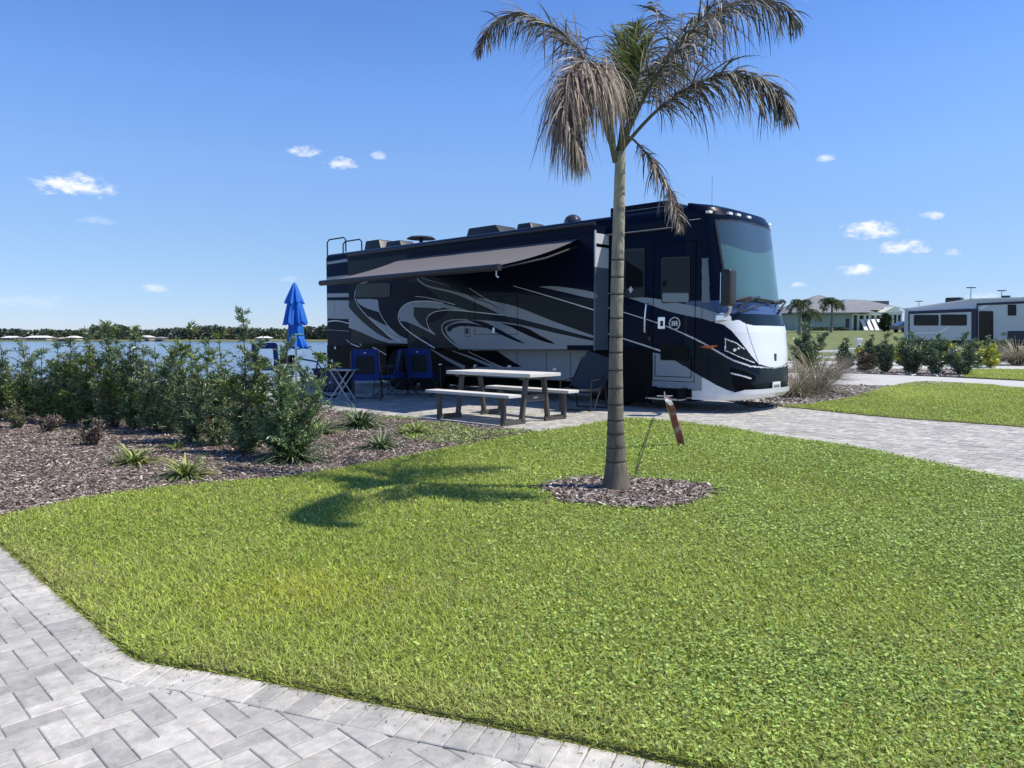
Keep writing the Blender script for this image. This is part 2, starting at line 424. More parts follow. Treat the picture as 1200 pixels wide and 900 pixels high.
# ---- lawns and beds as raised sheets
lawn_soil = mat('lawn_base', (0.10, 0.13, 0.03), 0.95, col2=(0.20, 0.19, 0.07), vscale=6, bump=1.0, bscale=50)
mulch_soil = mat('mulch_base', (0.06, 0.045, 0.04), 0.95, col2=(0.13, 0.10, 0.09), vscale=30, bump=1.0, bscale=60)
in_edge = []
for i in range(len(edge)):
    s_ = sum(seg[:i]) if i < len(seg) else tot-.001
    nn = nrm(min(s_, tot-.01)); p = Vector(edge[i])
    if (Vector((0, 0))-p).dot(nn) < 0: nn = -nn
    in_edge.append(tuple(p - nn*0.012))
bed_line = smooth_line([G(*p) for p in [(-260, 640), (-60, 618), (0, 608.5), (50, 597), (96, 587), (150, 579), (198, 573), (270, 566), (340, 560.5), (430, 546), (520, 528), (600, 512), (645, 505.5)]], 5)
drive_line = smooth_line([G(*p) for p in [(645, 505.5), (680, 500), (705, 495.5), (740, 491.5), (790, 495.5), (850, 502), (900, 511), (1000, 526), (1075, 541), (1200, 567), (1400, 615)]], 5)
lawn_poly = in_edge + [(6.5, 0.2), (9, 2.5)] + drive_line[::-1] + bed_line[::-1] + [(-9.5, 9.2)]
# clean start: connect to e_start
slab('lawn', lawn_poly, -0.045, 0.012, lawn_soil)
bed_poly = bed_line + [G(640, 508)] + [G(*p) for p in [(600, 503.5), (510, 495), (445, 487), (375, 479), (340, 473)]] + [(-9.2, 18.4), (-16, 20), (-34, 20), (-34, 8)]
slab('mulch_bed', bed_poly, -0.05, 0.006, mulch_soil)
# island behind the coach nose
isl_line = smooth_line([G(*p) for p in [(912, 476.5), (950, 480), (1005, 486), (1075, 492), (1200, 501), (1400, 522)]], 4)
isl_far = smooth_line([G(*p) for p in [(1400, 470), (1200, 456), (1150, 451.5), (1100, 448.6), (1075, 448.8), (1040, 454.5), (1000, 466), (950, 475)]], 4)
isl_poly = isl_line + isl_far
slab('island_lawn', isl_poly, -0.05, 0.012, lawn_soil)
rock_poly = [(4.6, 13.9), G(912, 476)] + isl_far[::-1][:22] + [G(1040, 453), G(985, 452), (6.5, 20.5), (4.2, 18)]
slab('gravel_bed', rock_poly, -0.05, 0.008, mulch_soil)
pale = mat('pale_pavers', (0.42, 0.41, 0.40), 0.85, col2=(0.56, 0.55, 0.53), vscale=4, vstretch=(0.3, 2.0, 1), detail=7)
road_near = [(7.0, 20.5)] + [G(*p) for p in [(985, 452.6), (1040, 452.6), (1080, 447.6), (1100, 447.2), (1150, 450), (1200, 454.6), (1400, 468)]]
road_far = [G(*p) for p in [(1400, 458), (1200, 446.5), (1100, 441.5), (1000, 437.5)]] + [(7.5, 28.6)]
slab('side_road', road_near + road_far, -0.05, -0.002, pale)
strip = [(8, 28.7)] + [G(*p) for p in [(1000, 437.3), (1130, 442.2)]] + [G(1120, 433.3), G(1000, 432.6), (8.8, 31.5)]
slab('shrub_bed', strip, -0.05, 0.008, mulch_soil)
strip2 = [G(*p) for p in [(1130, 442.2), (1200, 445.8), (1400, 456), (1400, 441), (1200, 433.6), (1120, 433.4)]]
slab('grass_strip', strip2, -0.05, 0.015, lawn_soil)
slab('back_road', [(9.5, 31.6)] + [G(*p) for p in [(1000, 432.4), (1200, 433.2), (1500, 438)]] + [(60, 41), (10, 42.5)], -0.05, 0.0, pale)
slab('far_pad', [(11, 42.7), (60, 41.3), (60, 60), (11, 60)], -0.3, 0.0, pale) if False else None

# ---- mulch ring round the palm
ring = [(0.93+0.70*math.cos(a)*(1+.10*math.sin(3*a+1)+.05*math.sin(7*a)), 6.18+0.60*math.sin(a)*(1+.08*math.sin(4*a))) for a in np.linspace(0, 2*math.pi, 40, endpoint=False)]
slab('palm_ring', ring, -0.02, 0.02, mulch_soil)

# ================================================================== GRASS, CLOVER, MULCH CHIPS
def sample_poly(poly, n_fn, ymin, ymax, xlim, dens):
    """dens(y): points per m2; draws a point cloud inside poly"""
    out = []
    ysl = np.linspace(ymin, ymax, 60)
    for a, b_ in zip(ysl[:-1], ysl[1:]):
        x0, x1 = xlim((a+b_)/2); n = int((x1-x0)*(b_-a)*dens((a+b_)/2))
        x = rng.uniform(x0, x1, n); y = rng.uniform(a, b_, n); k = inpoly(x, y, poly)
        out.append(np.stack([x[k], y[k]], 1))
    return np.concatenate(out)
xl = lambda y: (-0.75*y-0.9, 0.75*y+0.9)
def grass_cols(x, y, n):
    a = np.clip(fbm(x, y, 1.1, 3)*.5+.5, 0, 1)[:, None]; b_ = np.clip(fbm(x, y, 4.0, 5)*.5+.4, 0, 1)[:, None]
    g1 = np.array([.235, .325, .045]); g2 = np.array([.43, .51, .10]); dry = np.array([.52, .45, .24])
    c_ = g1*(1-a)+g2*a
    yel = np.exp(-(((x+1.05)/.45)**2+((y-3.75)/.35)**2))[:, None]; c_ = c_*(1-.5*yel)+np.array([.50,.52,.06])*.5*yel
    de = dist_line(x, y, edge)[:, None]; eb = np.clip(1-de/.35, 0, 1)*np.clip(fbm(x, y, 5, 8)*.6+.5, 0, 1)[:, None]; c_ = c_*(1-.55*eb)+np.array([.40,.36,.17])*.55*eb
    c_ = c_*(rng.uniform(.55, 1.75, (n, 1)))
    isdry = (rng.uniform(0, 1, (n, 1)) < .05+.20*b_*b_)
    c_ = np.where(isdry, dry*rng.uniform(.6, 1.2, (n, 1)), c_)
    return c_
def blades(pts, hmul=1.0, z0=0.008):
    n = len(pts); x, y = pts[:, 0], pts[:, 1]
    dist = np.hypot(x, y)
    patch = np.clip(fbm(x, y, 2.3, 9)*.5+.5, 0, 1)
    h = rng.uniform(.018, .045, n)*(0.75+.5*patch)*hmul
    wd = rng.uniform(.0014, .0034, n)*(1+dist*0.14)
    az = rng.uniform(0, 2*np.pi, n); lean = rng.uniform(.5, 1.9, n)*h
    dx, dy = np.cos(az), np.sin(az)
    px_, py_ = -dy*wd/2, dx*wd/2
    B = np.stack([x, y, np.full(n, z0)], 1); S = np.stack([px_, py_, np.zeros(n)], 1)
    M = B + np.stack([dx*lean*.35, dy*lean*.35, h*.65], 1); Tp = B + np.stack([dx*lean, dy*lean, h], 1)
    tw = rng.uniform(-.5, .5, n)*wd; 
    V = np.stack([B-S*.8, B+S*.8, M+S, M-S, Tp], 1)
    k = np.arange(n)*5
    tri = np.stack([k, k+1, k+2, k, k+2, k+3, k+3, k+2, k+4], 1)
    c_ = grass_cols(x, y, n)
    cols = np.stack([c_]*5, 1)
    return V.reshape(-1, 3), tri.reshape(-1), cols.reshape(-1, 3)
def round_leaves(pts, size, z0=0.01, light=1.0):
    n = len(pts); x, y = pts[:, 0], pts[:, 1]
    r = rng.uniform(.5, 1.1, n)*size; m = 6
    az = rng.uniform(0, 6.28, n); tl = np.abs(rng.normal(.2, .5, n))
    N_ = np.stack([np.cos(az)*np.sin(tl), np.sin(az)*np.sin(tl), np.cos(tl)], 1)
    A = np.cross(N_, np.array([0.3, 1, .1])); A /= np.linalg.norm(A, axis=1, keepdims=True); Bv = np.cross(N_, A)
    zc = z0 + rng.uniform(.012, .040, n)
    Cc = np.stack([x, y, zc], 1); V = [Cc - N_*(r*.18)[:, None]]
    for j in range(m):
        a = 2*np.pi*j/m; V.append(Cc + (A*math.cos(a) + Bv*math.sin(a)*0.9)*r[:, None])
    V = np.stack(V, 1); k = np.arange(n)*(m+1)
    tri = np.stack([np.stack([k, k+1+j, k+1+(j+1) % m], 1) for j in range(m)], 1)
    c_ = np.array([.27, .365, .10])*rng.uniform(.5, 2.1, (n, 1))*light
    yel = rng.uniform(0, 1, (n, 1)) < .06; c_ = np.where(yel, np.array([.30, .30, .08]), c_)
    cols = np.repeat(c_, m+1, 0)
    return V.reshape(-1, 3), tri.reshape(-1), cols
grass_m = mat('grass_blade', (0.12, 0.2, 0.04), 0.5, attr='tint', trans=0.35, spec=0.35)
def merge(parts):
    V = []; I = []; K = []; o = 0
    for v, i, c_ in parts: V.append(v); I.append(i+o); K.append(c_); o += len(v)
    return np.concatenate(V), np.concatenate(I), np.concatenate(K)
def lawn_fill(name, poly, ymin, ymax, dens, hmul, leafd, excl=None):
    p = sample_poly(poly, None, ymin, ymax, xl, dens)
    if excl is not None: 
        inside = inpoly(p[:, 0], p[:, 1], excl); rim = dist_line(p[:, 0], p[:, 1], list(excl)+[excl[0]]) < .05+.07*np.clip(fbm(p[:, 0], p[:, 1], 7, 2)+.5, 0, 1); p = p[~inside | (rng.uniform(0, 1, len(p)) < np.where(rim, .5, .025))]
    thin = np.clip(fbm(p[:, 0], p[:, 1], 3.1, 21), -1, 1); p = p[rng.uniform(0, 1, len(p)) < .93+.2*thin]
    parts = [blades(p, hmul)]
    if name == 'grass':
        t_ = rng.uniform(0, 1, 26000); ex = np.array(in_edge); L0 = np.concatenate([[0], np.cumsum(np.hypot(*np.diff(ex, axis=0).T))]); s0_, s1_ = L0[2]*.3, L0[-2]*.995+.8
        t_ = s0_+(s1_-s0_)*t_; e2_ = np.stack([np.interp(t_, L0, ex[:, 0]), np.interp(t_, L0, ex[:, 1])], 1)+rng.normal(0, .006, (len(t_), 2))
        dens_ = np.clip(fbm(e2_[:, 0], e2_[:, 1], 6, 12)*.7+.6, 0, 1); e2_ = e2_[rng.uniform(0, 1, len(e2_)) < dens_]; parts.append(blades(e2_, .62, z0=-.01))
    q = sample_poly(poly, None, ymin, ymax, xl, leafd)
    if excl is not None: q = q[~inpoly(q[:, 0], q[:, 1], excl)]
    side_ = np.clip((q[:, 0]/np.maximum(q[:, 1], 1)+.10)/.5, 0, 1); pt = np.clip(fbm(q[:, 0], q[:, 1], 2.0, 14)*.8+.5, 0, 1)
    q = q[rng.uniform(0, 1, len(q)) < (.10+.9*side_)*(.25+.75*pt)]
    near = q[:, 1]
    parts.append(round_leaves(q, 0.0054+0.0009*np.clip(near, 0, 14)))
    o = np_mesh(name, *[a for a in (lambda m_: (m_[0], m_[1], 3, m_[2]))(merge(parts))], grass_m)
    tag(o, kind='stuff', label='short green grass with small round clover leaves', cat='grass')
lawn_fill('grass', lawn_poly, 1.9, 13.6, lambda y: 24000/(0.55+0.22*y)**1.6, .9, lambda y: 15000/(0.5+0.2*y)**1.6, excl=ring)
lawn_fill('island_grass', isl_poly, 11.0, 24.0, lambda y: 1500, 1.35, lambda y: 350)
lawn_fill('strip_grass', strip2, 21.0, 36.0, lambda y: 500, 1.6, lambda y: 60)

def chips(name, polys, label):
    Vs = []; I = []; K = []; o = 0
    for (poly, y0, y1, dens, sz, z0, pal) in polys:
        p = sample_poly(poly, None, y0, y1, lambda y: (-0.72*y-1.2, 0.72*y+1.2), dens)
        n = len(p); L_ = rng.uniform(.5, 1.5, n)*sz; Wd_ = L_*rng.uniform(.2, .45, n); th = Wd_*.35
        az = rng.uniform(0, 6.28, n); pit = rng.normal(0, .28, n); rol = rng.normal(0, .45, n)
        a = np.stack([np.cos(az)*np.cos(pit), np.sin(az)*np.cos(pit), np.sin(pit)], 1)
        s_ = np.stack([-np.sin(az), np.cos(az), np.zeros(n)], 1)
        up = np.cross(a, s_); s2 = s_*np.cos(rol)[:, None] + up*np.sin(rol)[:, None]; up2 = np.cross(a, s2)
        c_ = np.stack([p[:, 0], p[:, 1], z0 + rng.uniform(.004, .022, n)], 1)
        V = []
        for (i, j, k_) in ((-1,-1,-1),(1,-.7,-1),(1,.7,-1),(-1,1,-1),(-1,-1,1),(1,-.7,1),(1,.7,1),(-1,1,1)):
            V.append(c_ + a*(i*L_/2)[:, None] + s2*(j*Wd_/2)[:, None] + up2*(k_*th/2)[:, None])
        V = np.stack(V, 1).reshape(-1, 3); kk = np.arange(n)*8+o
        fs = [(4,5,6,7),(0,1,5,4),(1,2,6,5),(2,3,7,6),(3,0,4,7)]
        I.append(np.stack([np.stack([kk+f for f in fc], 1) for fc in fs], 1).reshape(-1)); Vs.append(V)
        pal = np.array(pal); col = pal[rng.integers(0, len(pal), n)]*rng.uniform(.65, 1.5, (n, 1)); K.append(np.repeat(col, 8, 0)); o += n*8
    m = mat('chip', (.2, .15, .12), 0.85, attr='tint')
    ob = np_mesh(name, np.concatenate(Vs), np.concatenate(I), 4, np.concatenate(K), m)
    tag(ob, kind='stuff', label=label, cat='mulch')
brown = [(.16,.115,.095),(.11,.08,.065),(.22,.17,.14),(.34,.28,.24),(.08,.058,.05),(.18,.14,.12),(.48,.42,.37),(.10,.08,.07)]
greyp = [(.30,.26,.23),(.18,.14,.12),(.45,.41,.37),(.12,.09,.08),(.60,.56,.52)]
chips('mulch_chips', [(bed_poly, 5.0, 12.5, lambda y: 3600/(0.5+y*.12), .035, .006, brown), (bed_poly, 12.5, 20, lambda y: 260, .07, .006, brown)],
      'brown bark mulch covering the planting bed under the hedge')
ring2 = [(0.93+(x_-0.93)*1.12+.04*math.sin(k_*2.3), 6.18+(y_-6.18)*1.12) for k_, (x_, y_) in enumerate(ring)]
chips('palm_mulch', [(ring, 5.3, 7.1, lambda y: 2900, .052, .02, brown+greyp[:4]), (ring2, 5.2, 7.2, lambda y: 260, .04, .03, brown)], 'bark mulch in a ring at the foot of the palm')
chips('rock_mulch', [(rock_poly, 12.5, 22, lambda y: 420, .075, .008, greyp), (strip, 25, 33, lambda y: 160, .10, .008, greyp)], 'grey mulch bed between the coach nose and the side road')

# dry clippings and specks blown onto the walk along the edge
cl = np.stack([rng.uniform(-3.4, 1.2, 30000), rng.uniform(1.9, 5.2, 30000)], 1)
dl = dist_line(cl[:, 0], cl[:, 1], edge); cl = cl[(~inpoly(cl[:, 0], cl[:, 1], lawn_poly)) & (rng.exponential(.055, len(cl)) > dl)]
n = len(cl); az = rng.uniform(0, 6.28, n); ln = rng.uniform(.004, .022, n); wd = rng.uniform(.001, .003, n)
a_ = np.stack([np.cos(az)*ln/2, np.sin(az)*ln/2, rng.normal(0, .001, n)], 1); b_ = np.stack([-np.sin(az)*wd/2, np.cos(az)*wd/2, np.zeros(n)], 1)
c0_ = np.stack([cl[:, 0], cl[:, 1], np.full(n, .0085)], 1)
V = np.stack([c0_-a_-b_, c0_+a_-b_, c0_+a_+b_, c0_-a_+b_], 1).reshape(-1, 3)
cp = np.array([[.30,.27,.12],[.10,.08,.05],[.20,.24,.07],[.42,.38,.24]]); K = np.repeat(cp[rng.integers(0, 4, n)], 4, 0)
tag(np_mesh('grass_clippings', V, np.arange(n*4), 4, K, grass_m), kind='stuff', label='dry grass clippings scattered on the pavers along the lawn edge', cat='clippings')
# ================================================================== MOTORHOME
u_ = Vector((.7283, -.6853, 0)); n_ = Vector((.6853, .7283, 0)); P0 = Vector((3.445, 12.9, 0)); OR = P0 - u_*11.85
RZ = math.atan2(u_.y, u_.x)
def side(px, py, yo=0.0):                    # photo pixel -> (x, z) on the coach side plane y = yo
    d = ray(px, py); t = (yo + OR.x*n_.x + OR.y*n_.y)/(d[0]*n_.x + d[1]*n_.y)
    X, Y = d[0]*t-OR.x, d[1]*t-OR.y
    return (X*u_.x+Y*u_.y, H+d[2]*t)
def np_loc2px(x, y, z):
    X = OR.x+x*u_.x+y*n_.x; Y = OR.y+x*u_.y+y*n_.y; Z = z-H
    f = cT*Y - sT*Z; up = sT*Y + cT*Z
    return 600+F*X/f, 450-F*up/f
navy = mat('navy_paint', (0.004, 0.008, 0.024), 0.3, coat=0.06, spec=0.05)
black_p = mat('black_paint', (0.003, 0.004, 0.006), 0.3, coat=0.05, spec=.04)
slate = mat('slate_paint', (0.006, 0.013, 0.021), 0.3, coat=0.11, spec=.10)
grey_p = mat('grey_paint', (0.26, 0.30, 0.34), 0.3, coat=0.3, spec=.3)
silver_p = mat('silver_line', (0.60, 0.62, 0.64), 0.3, coat=0.8)
white_p = mat('white_paint', (0.74, 0.76, 0.79), 0.28, coat=1.0)
blue_p = mat('blue_paint', (0.04, 0.07, 0.17), 0.3, coat=0.5, spec=.3)
glass_d = mat('dark_glass', (0.008, 0.012, 0.014), 0.06, spec=0.22)
wind_g = mat('windshield_glass', (0.055, 0.125, 0.115), 0.05, spec=0.9, ior=1.52, coat=0.1)
wind_t = mat('windshield_tint', (0.030, 0.052, 0.066), 0.06, spec=0.9, ior=1.5)
rub = mat('black_rubber', (0.006, 0.006, 0.007), 0.8, spec=.2)
plast = mat('black_plastic', (0.02, 0.02, 0.022), 0.45)
chrome = mat('chrome', (0.75, 0.76, 0.78), 0.15, metal=1.0)
alum = mat('aluminium', (0.6, 0.61, 0.62), 0.35, metal=0.9)
lamp_w = mat('lamp_lens', (0.85, 0.85, 0.80), 0.1, coat=1.0)
lamp_o = mat('amber_lens', (0.65, 0.10, 0.02), 0.15, coat=1.0)
MH = empty('motorhome', OR, RZ, 'long dark blue and silver swirl-painted motorhome with its awning out, parked behind the palm', 'motorhome')
PAL = [navy, slate, grey_p, silver_p, black_p, white_p, blue_p, chrome, glass_d]
NV, SL, GR, SI, BK, WH, BL, CH, GD = range(9)
X0 = 11.3; WID = 2.45
# --- main body
b = MB()
def cross(zb): return [(0, zb), (0, 3.50), (0.03, 3.57), (0.10, 3.61), (0.35, 3.645), (1.225, 3.665), (2.10, 3.645), (2.35, 3.61), (2.42, 3.57), (2.45, 3.50), (2.45, zb)]
cs = cross(1.10)
xs = [0, 0.04, 9.27, 10.62, X0]
V = []; 
for xx, ins in ((0.0, .05), (0.05, 0.0), (X0, 0.0)):
    for (y, z) in cs: V.append((xx, min(max(y, ins), WID-ins), z-ins*.5 if z > 3 else z))
k = len(cs); Fc = [(i*k+j, i*k+j+1, (i+1)*k+j+1, (i+1)*k+j) for i in range(2) for j in range(k-1)]
Fc.append(tuple(range(k))); Fc.append(tuple(range(3*k-1, 2*k-1, -1))); Fc += [(i*k, (i+1)*k, (i+1)*k+k-1, i*k+k-1) for i in range(2)]
b.add(V, Fc, NV)
# lower body: skirts left and right of the wheel wells, floor tub inside
for (x0, x1) in ((0.02, 2.72), (4.95, 9.2), (10.62, X0)):
    b.box(x0, x1, 0.0, WID, 0.42 if x0 > 4 else 0.40, 1.10, BK if x0 < 4 else SL)
b.box(2.72, 4.95, 0.75, WID-.02, 0.6, 1.10, BK); b.box(9.2, 10.62, 0.75, WID-.02, 0.6, 1.10, BK)
b.build('body', PAL, MH, smooth=True)
def poly_side(B, px, col, yo, d, raw=False):
    P = [side(x, y, yo) for x, y in px] if not raw else px
    B.prism(P, lambda a, c, dd: (a, yo - d*dd, c), 1.0, col)
def curve(px, n=5): return smooth_line(px, n)
def stroke(B, px, w0, w1, col, yo, d, n=6):
    P = [side(x, y, yo) for x, y in smooth_line(px, n)]; m = len(P); Lr, Rr = [], []
    for i, p in enumerate(P):
        a = Vector(P[max(i-1, 0)]); c = Vector(P[min(i+1, m-1)]); t = (c-a).normalized(); nn = Vector((-t.y, t.x)); w_ = w0+(w1-w0)*i/(m-1)
        Lr.append((p[0]+nn.x*w_/2, p[1]+nn.y*w_/2)); Rr.append((p[0]-nn.x*w_/2, p[1]-nn.y*w_/2))
    for i in range(m-1):
        q = [Lr[i], Lr[i+1], Rr[i+1], Rr[i]]
        V = [(a, yo-d, c) for a, c in q] + [(a, yo-d+.0015, c) for a, c in q]
        B.add(V, [(0,1,2,3), (7,6,5,4), (0,3,7,4), (1,5,6,2), (0,4,5,1), (3,2,6,7)], col)
A = lambda pts: [(360+x/4, 220+y/4) for x, y in pts]
B3 = lambda pts: [(500+x/6, 300+y/6) for x, y in pts]
Z2 = lambda pts: [(640+x/4, 220+y/4) for x, y in pts]
SY = -0.42
# --- slide-outs
s1 = MB(); s1.box(1.71, 4.108, SY, 0.3, 1.16, 3.30, SL)
s1.box(1.69, 4.108, SY-.015, 0.0, 3.28, 3.40, NV)
poly_side(s1, [(409,325),(478,322),(478,350),(409,352)], NV, SY, .002)
poly_side(s1, [(414,326),(478,322),(478,402),(466,402),(452,392),(434,376),(424,364),(414,350)], BL if 0 else NV, SY, .0035)
poly_side(s1, curve([(409,360),(414,366),(425,377),(440,389),(455,397.5),(470,400.5),(477.5,401)],4)+[(477.5,402.6)]+curve([(456,402),(440,397),(425,390),(409,384)],4), GR, SY, .005)
poly_side(s1, curve([(432,370.5),(445,378),(456,383),(464,389.5),(470,394),(477.5,397)],4)+[(477.5,401.5)]+curve([(470,401.5),(462,399.5),(453,392),(446,385),(437,377)],4), GR, SY, .0055)
poly_side(s1, curve([(417,350.6),(441,351),(443.5,358),(445,366)],4)+curve([(437,363.5),(427,360),(420,355)],3), GR, SY, .006)
stroke(s1, [(432,330),(422,333),(417,340),(416,349),(420,358),(430,370),(444,383),(458,394),(470,400)], .012, .02, SI, SY, .008)
stroke(s1, [(442,351),(443,360),(447,370),(455,382),(462,391)], .008, .02, SI, SY, .009)
poly_side(s1, [(409,368),(411,372),(411,398),(409,396)], NV, SY, .0045)
s1.build('rear_slide_out', PAL, MH)
wd = MB(); wd.prism([side(*p, SY) for p in [(418,334),(421,332.5),(455,331.5),(458,333),(458,346),(455,348),(420,348.6),(417,347)]], lambda a, c, d: (a, SY-.006-d, c), .014)
wd.build('window', glass_d, MH)
s2 = MB(); s2.box(4.115, 9.64, SY, 0.3, 1.065, 3.30, NV)
s2.box(4.115, 9.65, SY-.015, 0.0, 3.26, 3.40, NV)
# slate field below the awning
poly_side(s2, B3([(-125,160),(0,150),(190,150),(330,240),(760,275),(1180,300),(1180,628),(985,628),(985,658),(-125,640)]), SL, SY, .002)
poly_side(s2, [(478,331),(492,331),(510,345),(528,362),(520,372),(500,380),(478,376)], NV, SY, .003)
poly_side(s2, B3([(-120,620),(-20,560),(70,650),(-130,650)]), NV, SY, .003)
# broad light swath running down to the right
poly_side(s2, B3(curve([(-70,150),(0,203),(150,238),(330,284),(480,320),(640,360),(900,462),(1178,562)],4)+[(1178,578)]+curve([(1178,578),(900,505),(650,440),(540,418),(400,352),(200,268),(0,216),(-70,160)],4)), GR, SY, .005)
# lower light field
poly_side(s2, B3(curve([(128,505),(200,465),(330,450),(520,462),(700,492),(900,540),(1178,598)],4)+[(1178,627),(988,627),(988,656),(250,656)]+curve([(240,650),(190,600),(150,560)],3)), GR, SY, .0052)
poly_side(s2, B3(curve([(290,450),(400,462),(520,522),(690,614),(600,588),(480,532),(330,466)],3)), NV, SY, .007)
poly_side(s2, B3(curve([(520,472),(640,488),(720,514),(800,560),(905,616),(820,600),(700,552),(600,502)],3)), BK, SY, .007)
poly_side(s2, B3(curve([(140,520),(160,490),(230,470),(330,476),(420,505),(350,498),(250,492),(190,508),(165,535)],3)), NV, SY, .0075)
stroke(s2, B3([(240,652),(170,600),(120,545),(108,500),(125,470),(180,450),(290,446)]), .05, .02, GR, SY, .008)
stroke(s2, B3([(60,550),(20,510),(2,455),(20,415),(70,390),(160,380),(300,390),(540,416)]), .015, .02, SI, SY, .008)
# big oval, its reflected sheen painted in grey
poly_side(s2, A(curve([(430,600),(440,570),(470,542),(520,533),(600,548),(640,560),(600,576),(570,600),(560,640),(600,690),(540,660),(470,630),(437,625)],3)), GR, SY, .004)
poly_side(s2, A(curve([(500,560),(600,565),(620,575),(575,600),(560,630),(575,665),(530,640),(500,600)],3)), SL, SY, .006)
stroke(s2, A([(640,542),(580,532),(500,534),(455,552),(430,590),(438,635),(500,690),(600,752)]), .014, .03, SI, SY, .009)
# thin streaks
stroke(s2, B3([(610,210),(800,265),(1000,325),(1178,380)]), .012, .022, SI, SY, .006)
poly_side(s2, B3(curve([(790,216),(880,212),(1000,224),(1178,256),(1178,300),(1000,262),(880,234)],3)), GR, SY, .005)
stroke(s2, B3([(-80,128),(0,165),(80,185),(165,213)]), .015, .012, GR, SY, .006)
poly_side(s2, B3(curve([(-40,318),(60,322),(150,345),(310,388),(240,384),(120,364),(0,338)],3)), GR, SY, .006)
stroke(s2, B3([(-80,284),(0,292),(110,318),(200,342)]), .01, .015, SI, SY, .0065)
stroke(s2, B3([(230,235),(330,290),(440,330),(540,378)]), .03, .012, NV, SY, .0078)
stroke(s2, B3([(300,225),(400,290),(470,330),(530,372)]), .012, .012, SI, SY, .0082)
# compartment outline and lower trim
def outline(B, px, yo, d, w_=.010, col=BK):
    P = [side(x, y, yo) for x, y in px]
    for a, c in zip(P, P[1:]+P[:1]):
        t = (Vector(c)-Vector(a)).normalized()*w_/2; nn = Vector((-t.y, t.x))
        q = [Vector(a)-t-nn, Vector(c)+t-nn, Vector(c)+t+nn, Vector(a)-t+nn]
        V = [(v.x, yo-d, v.y) for v in q] + [(v.x, yo-d+.002, v.y) for v in q]
        B.add(V, [(0,1,2,3), (7,6,5,4), (0,3,7,4), (1,5,6,2), (0,4,5,1), (3,2,6,7)], col)
outline(s2, [(556.5,349),(606.5,346),(606.5,392),(556.5,392)], SY, .0095)
outline(s2, [(545,382),(551,382),(551,394.5),(545,394.5)], SY, .0095, .008)
# forward facing end wall of the slide: sunlit top and shade below painted in, dark stripe
def endq(y0, y1, z0, z1, col, d=.004):
    s2.box(9.64, 9.64+d, y0, y1, z0, z1, col)
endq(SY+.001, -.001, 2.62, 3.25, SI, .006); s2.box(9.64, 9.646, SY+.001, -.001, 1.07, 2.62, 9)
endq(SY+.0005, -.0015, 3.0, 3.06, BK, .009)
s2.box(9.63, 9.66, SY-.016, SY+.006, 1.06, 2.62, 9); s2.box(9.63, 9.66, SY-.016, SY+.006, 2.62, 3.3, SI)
s2.build('main_slide_out', PAL+[mat('end_wall_shade', (.10,.135,.165), .35, coat=.3)], MH)
for px in ((547.5, 388), (579.5, 387)):
    h = MB(); x, z = side(*px, SY); h.box(x-.03, x+.03, SY-.03, SY-.008, z-.06, z+.06, 0); h.build('latch', chrome if px[0] > 560 else plast, MH, bevel=.006)
# slide topper roll above the slides
tp = MB(); tp.tube([(1.71, SY-.02, 3.42), (9.65, SY-.02, 3.42)], .035, 10); tp.build('slide_topper', plast, MH, smooth=True)
# --- rear corner paint on the main side
def one(f):
    global r
    r = MB(); f(); r.build('stripe', PAL, MH)
r_ = lambda px, col, d: poly_side(r, px, col, 0.0, d)
for a_ in (([(383.5,307),(408,303),(408,306.5),(383.5,310)], GR, .004), ([(383.5,325),(409,322),(409,330),(383.5,332)], GR, .004), ([(383.5,344),(409,343.5),(409,348),(383.5,348.5)], GR, .004),
           ([(383.5,352),(409,352),(409,374),(383.5,373)], GR, .004), ([(383.5,350),(409,350),(409,352),(383.5,352)], NV, .0045)): one(lambda: r_(*a_))
for a_ in (([(383.5,377),(395,376),(409,379)], .03, .02, SI, 0, .005), ([(383.5,386.5),(409,388)], .012, .012, GR, 0, .005), ([(406,398),(412,403),(421,406.5)], .012, .03, SI, 0, .005),
           ([(410,380),(414,392),(424,405.5)], .012, .02, SI, 0, .005), ([(437,407),(446,411.5),(453,416)], .03, .02, SI, 0, .006), ([(392,348.5),(392,371)], .006, .006, BK, 0, .006)): one(lambda: stroke(r, *a_))
r = MB()
# lower compartments: stripes carrying on below the slide, grey doors right of them
r.box(5.9, 9.19, -.004, 0, .44, 1.085, GR)
xq = side(585, 412)[0]
poly_side(r, [(505,411),(582,411),(600,423),(612,430),(560,430),(505,429)], BK, 0.0, .006)
stroke(r, [(505,409),(525,421),(545,431)], .03, .10, GR, 0, .008); stroke(r, [(530,411),(552,419),(572,427),(594,433.5)], .02, .10, GR, 0, .008)
stroke(r, [(549,412),(572,423),(590,431)], .012, .02, SI, 0, .009)
for px_ in (640.5, 669, 606): stroke(r, [(px_,412),(px_,452)], .010, .010, BK, 0, .007)
for (a, c) in ((728, 716), ): pass
r.build('compartment_doors', PAL, MH); r = MB()
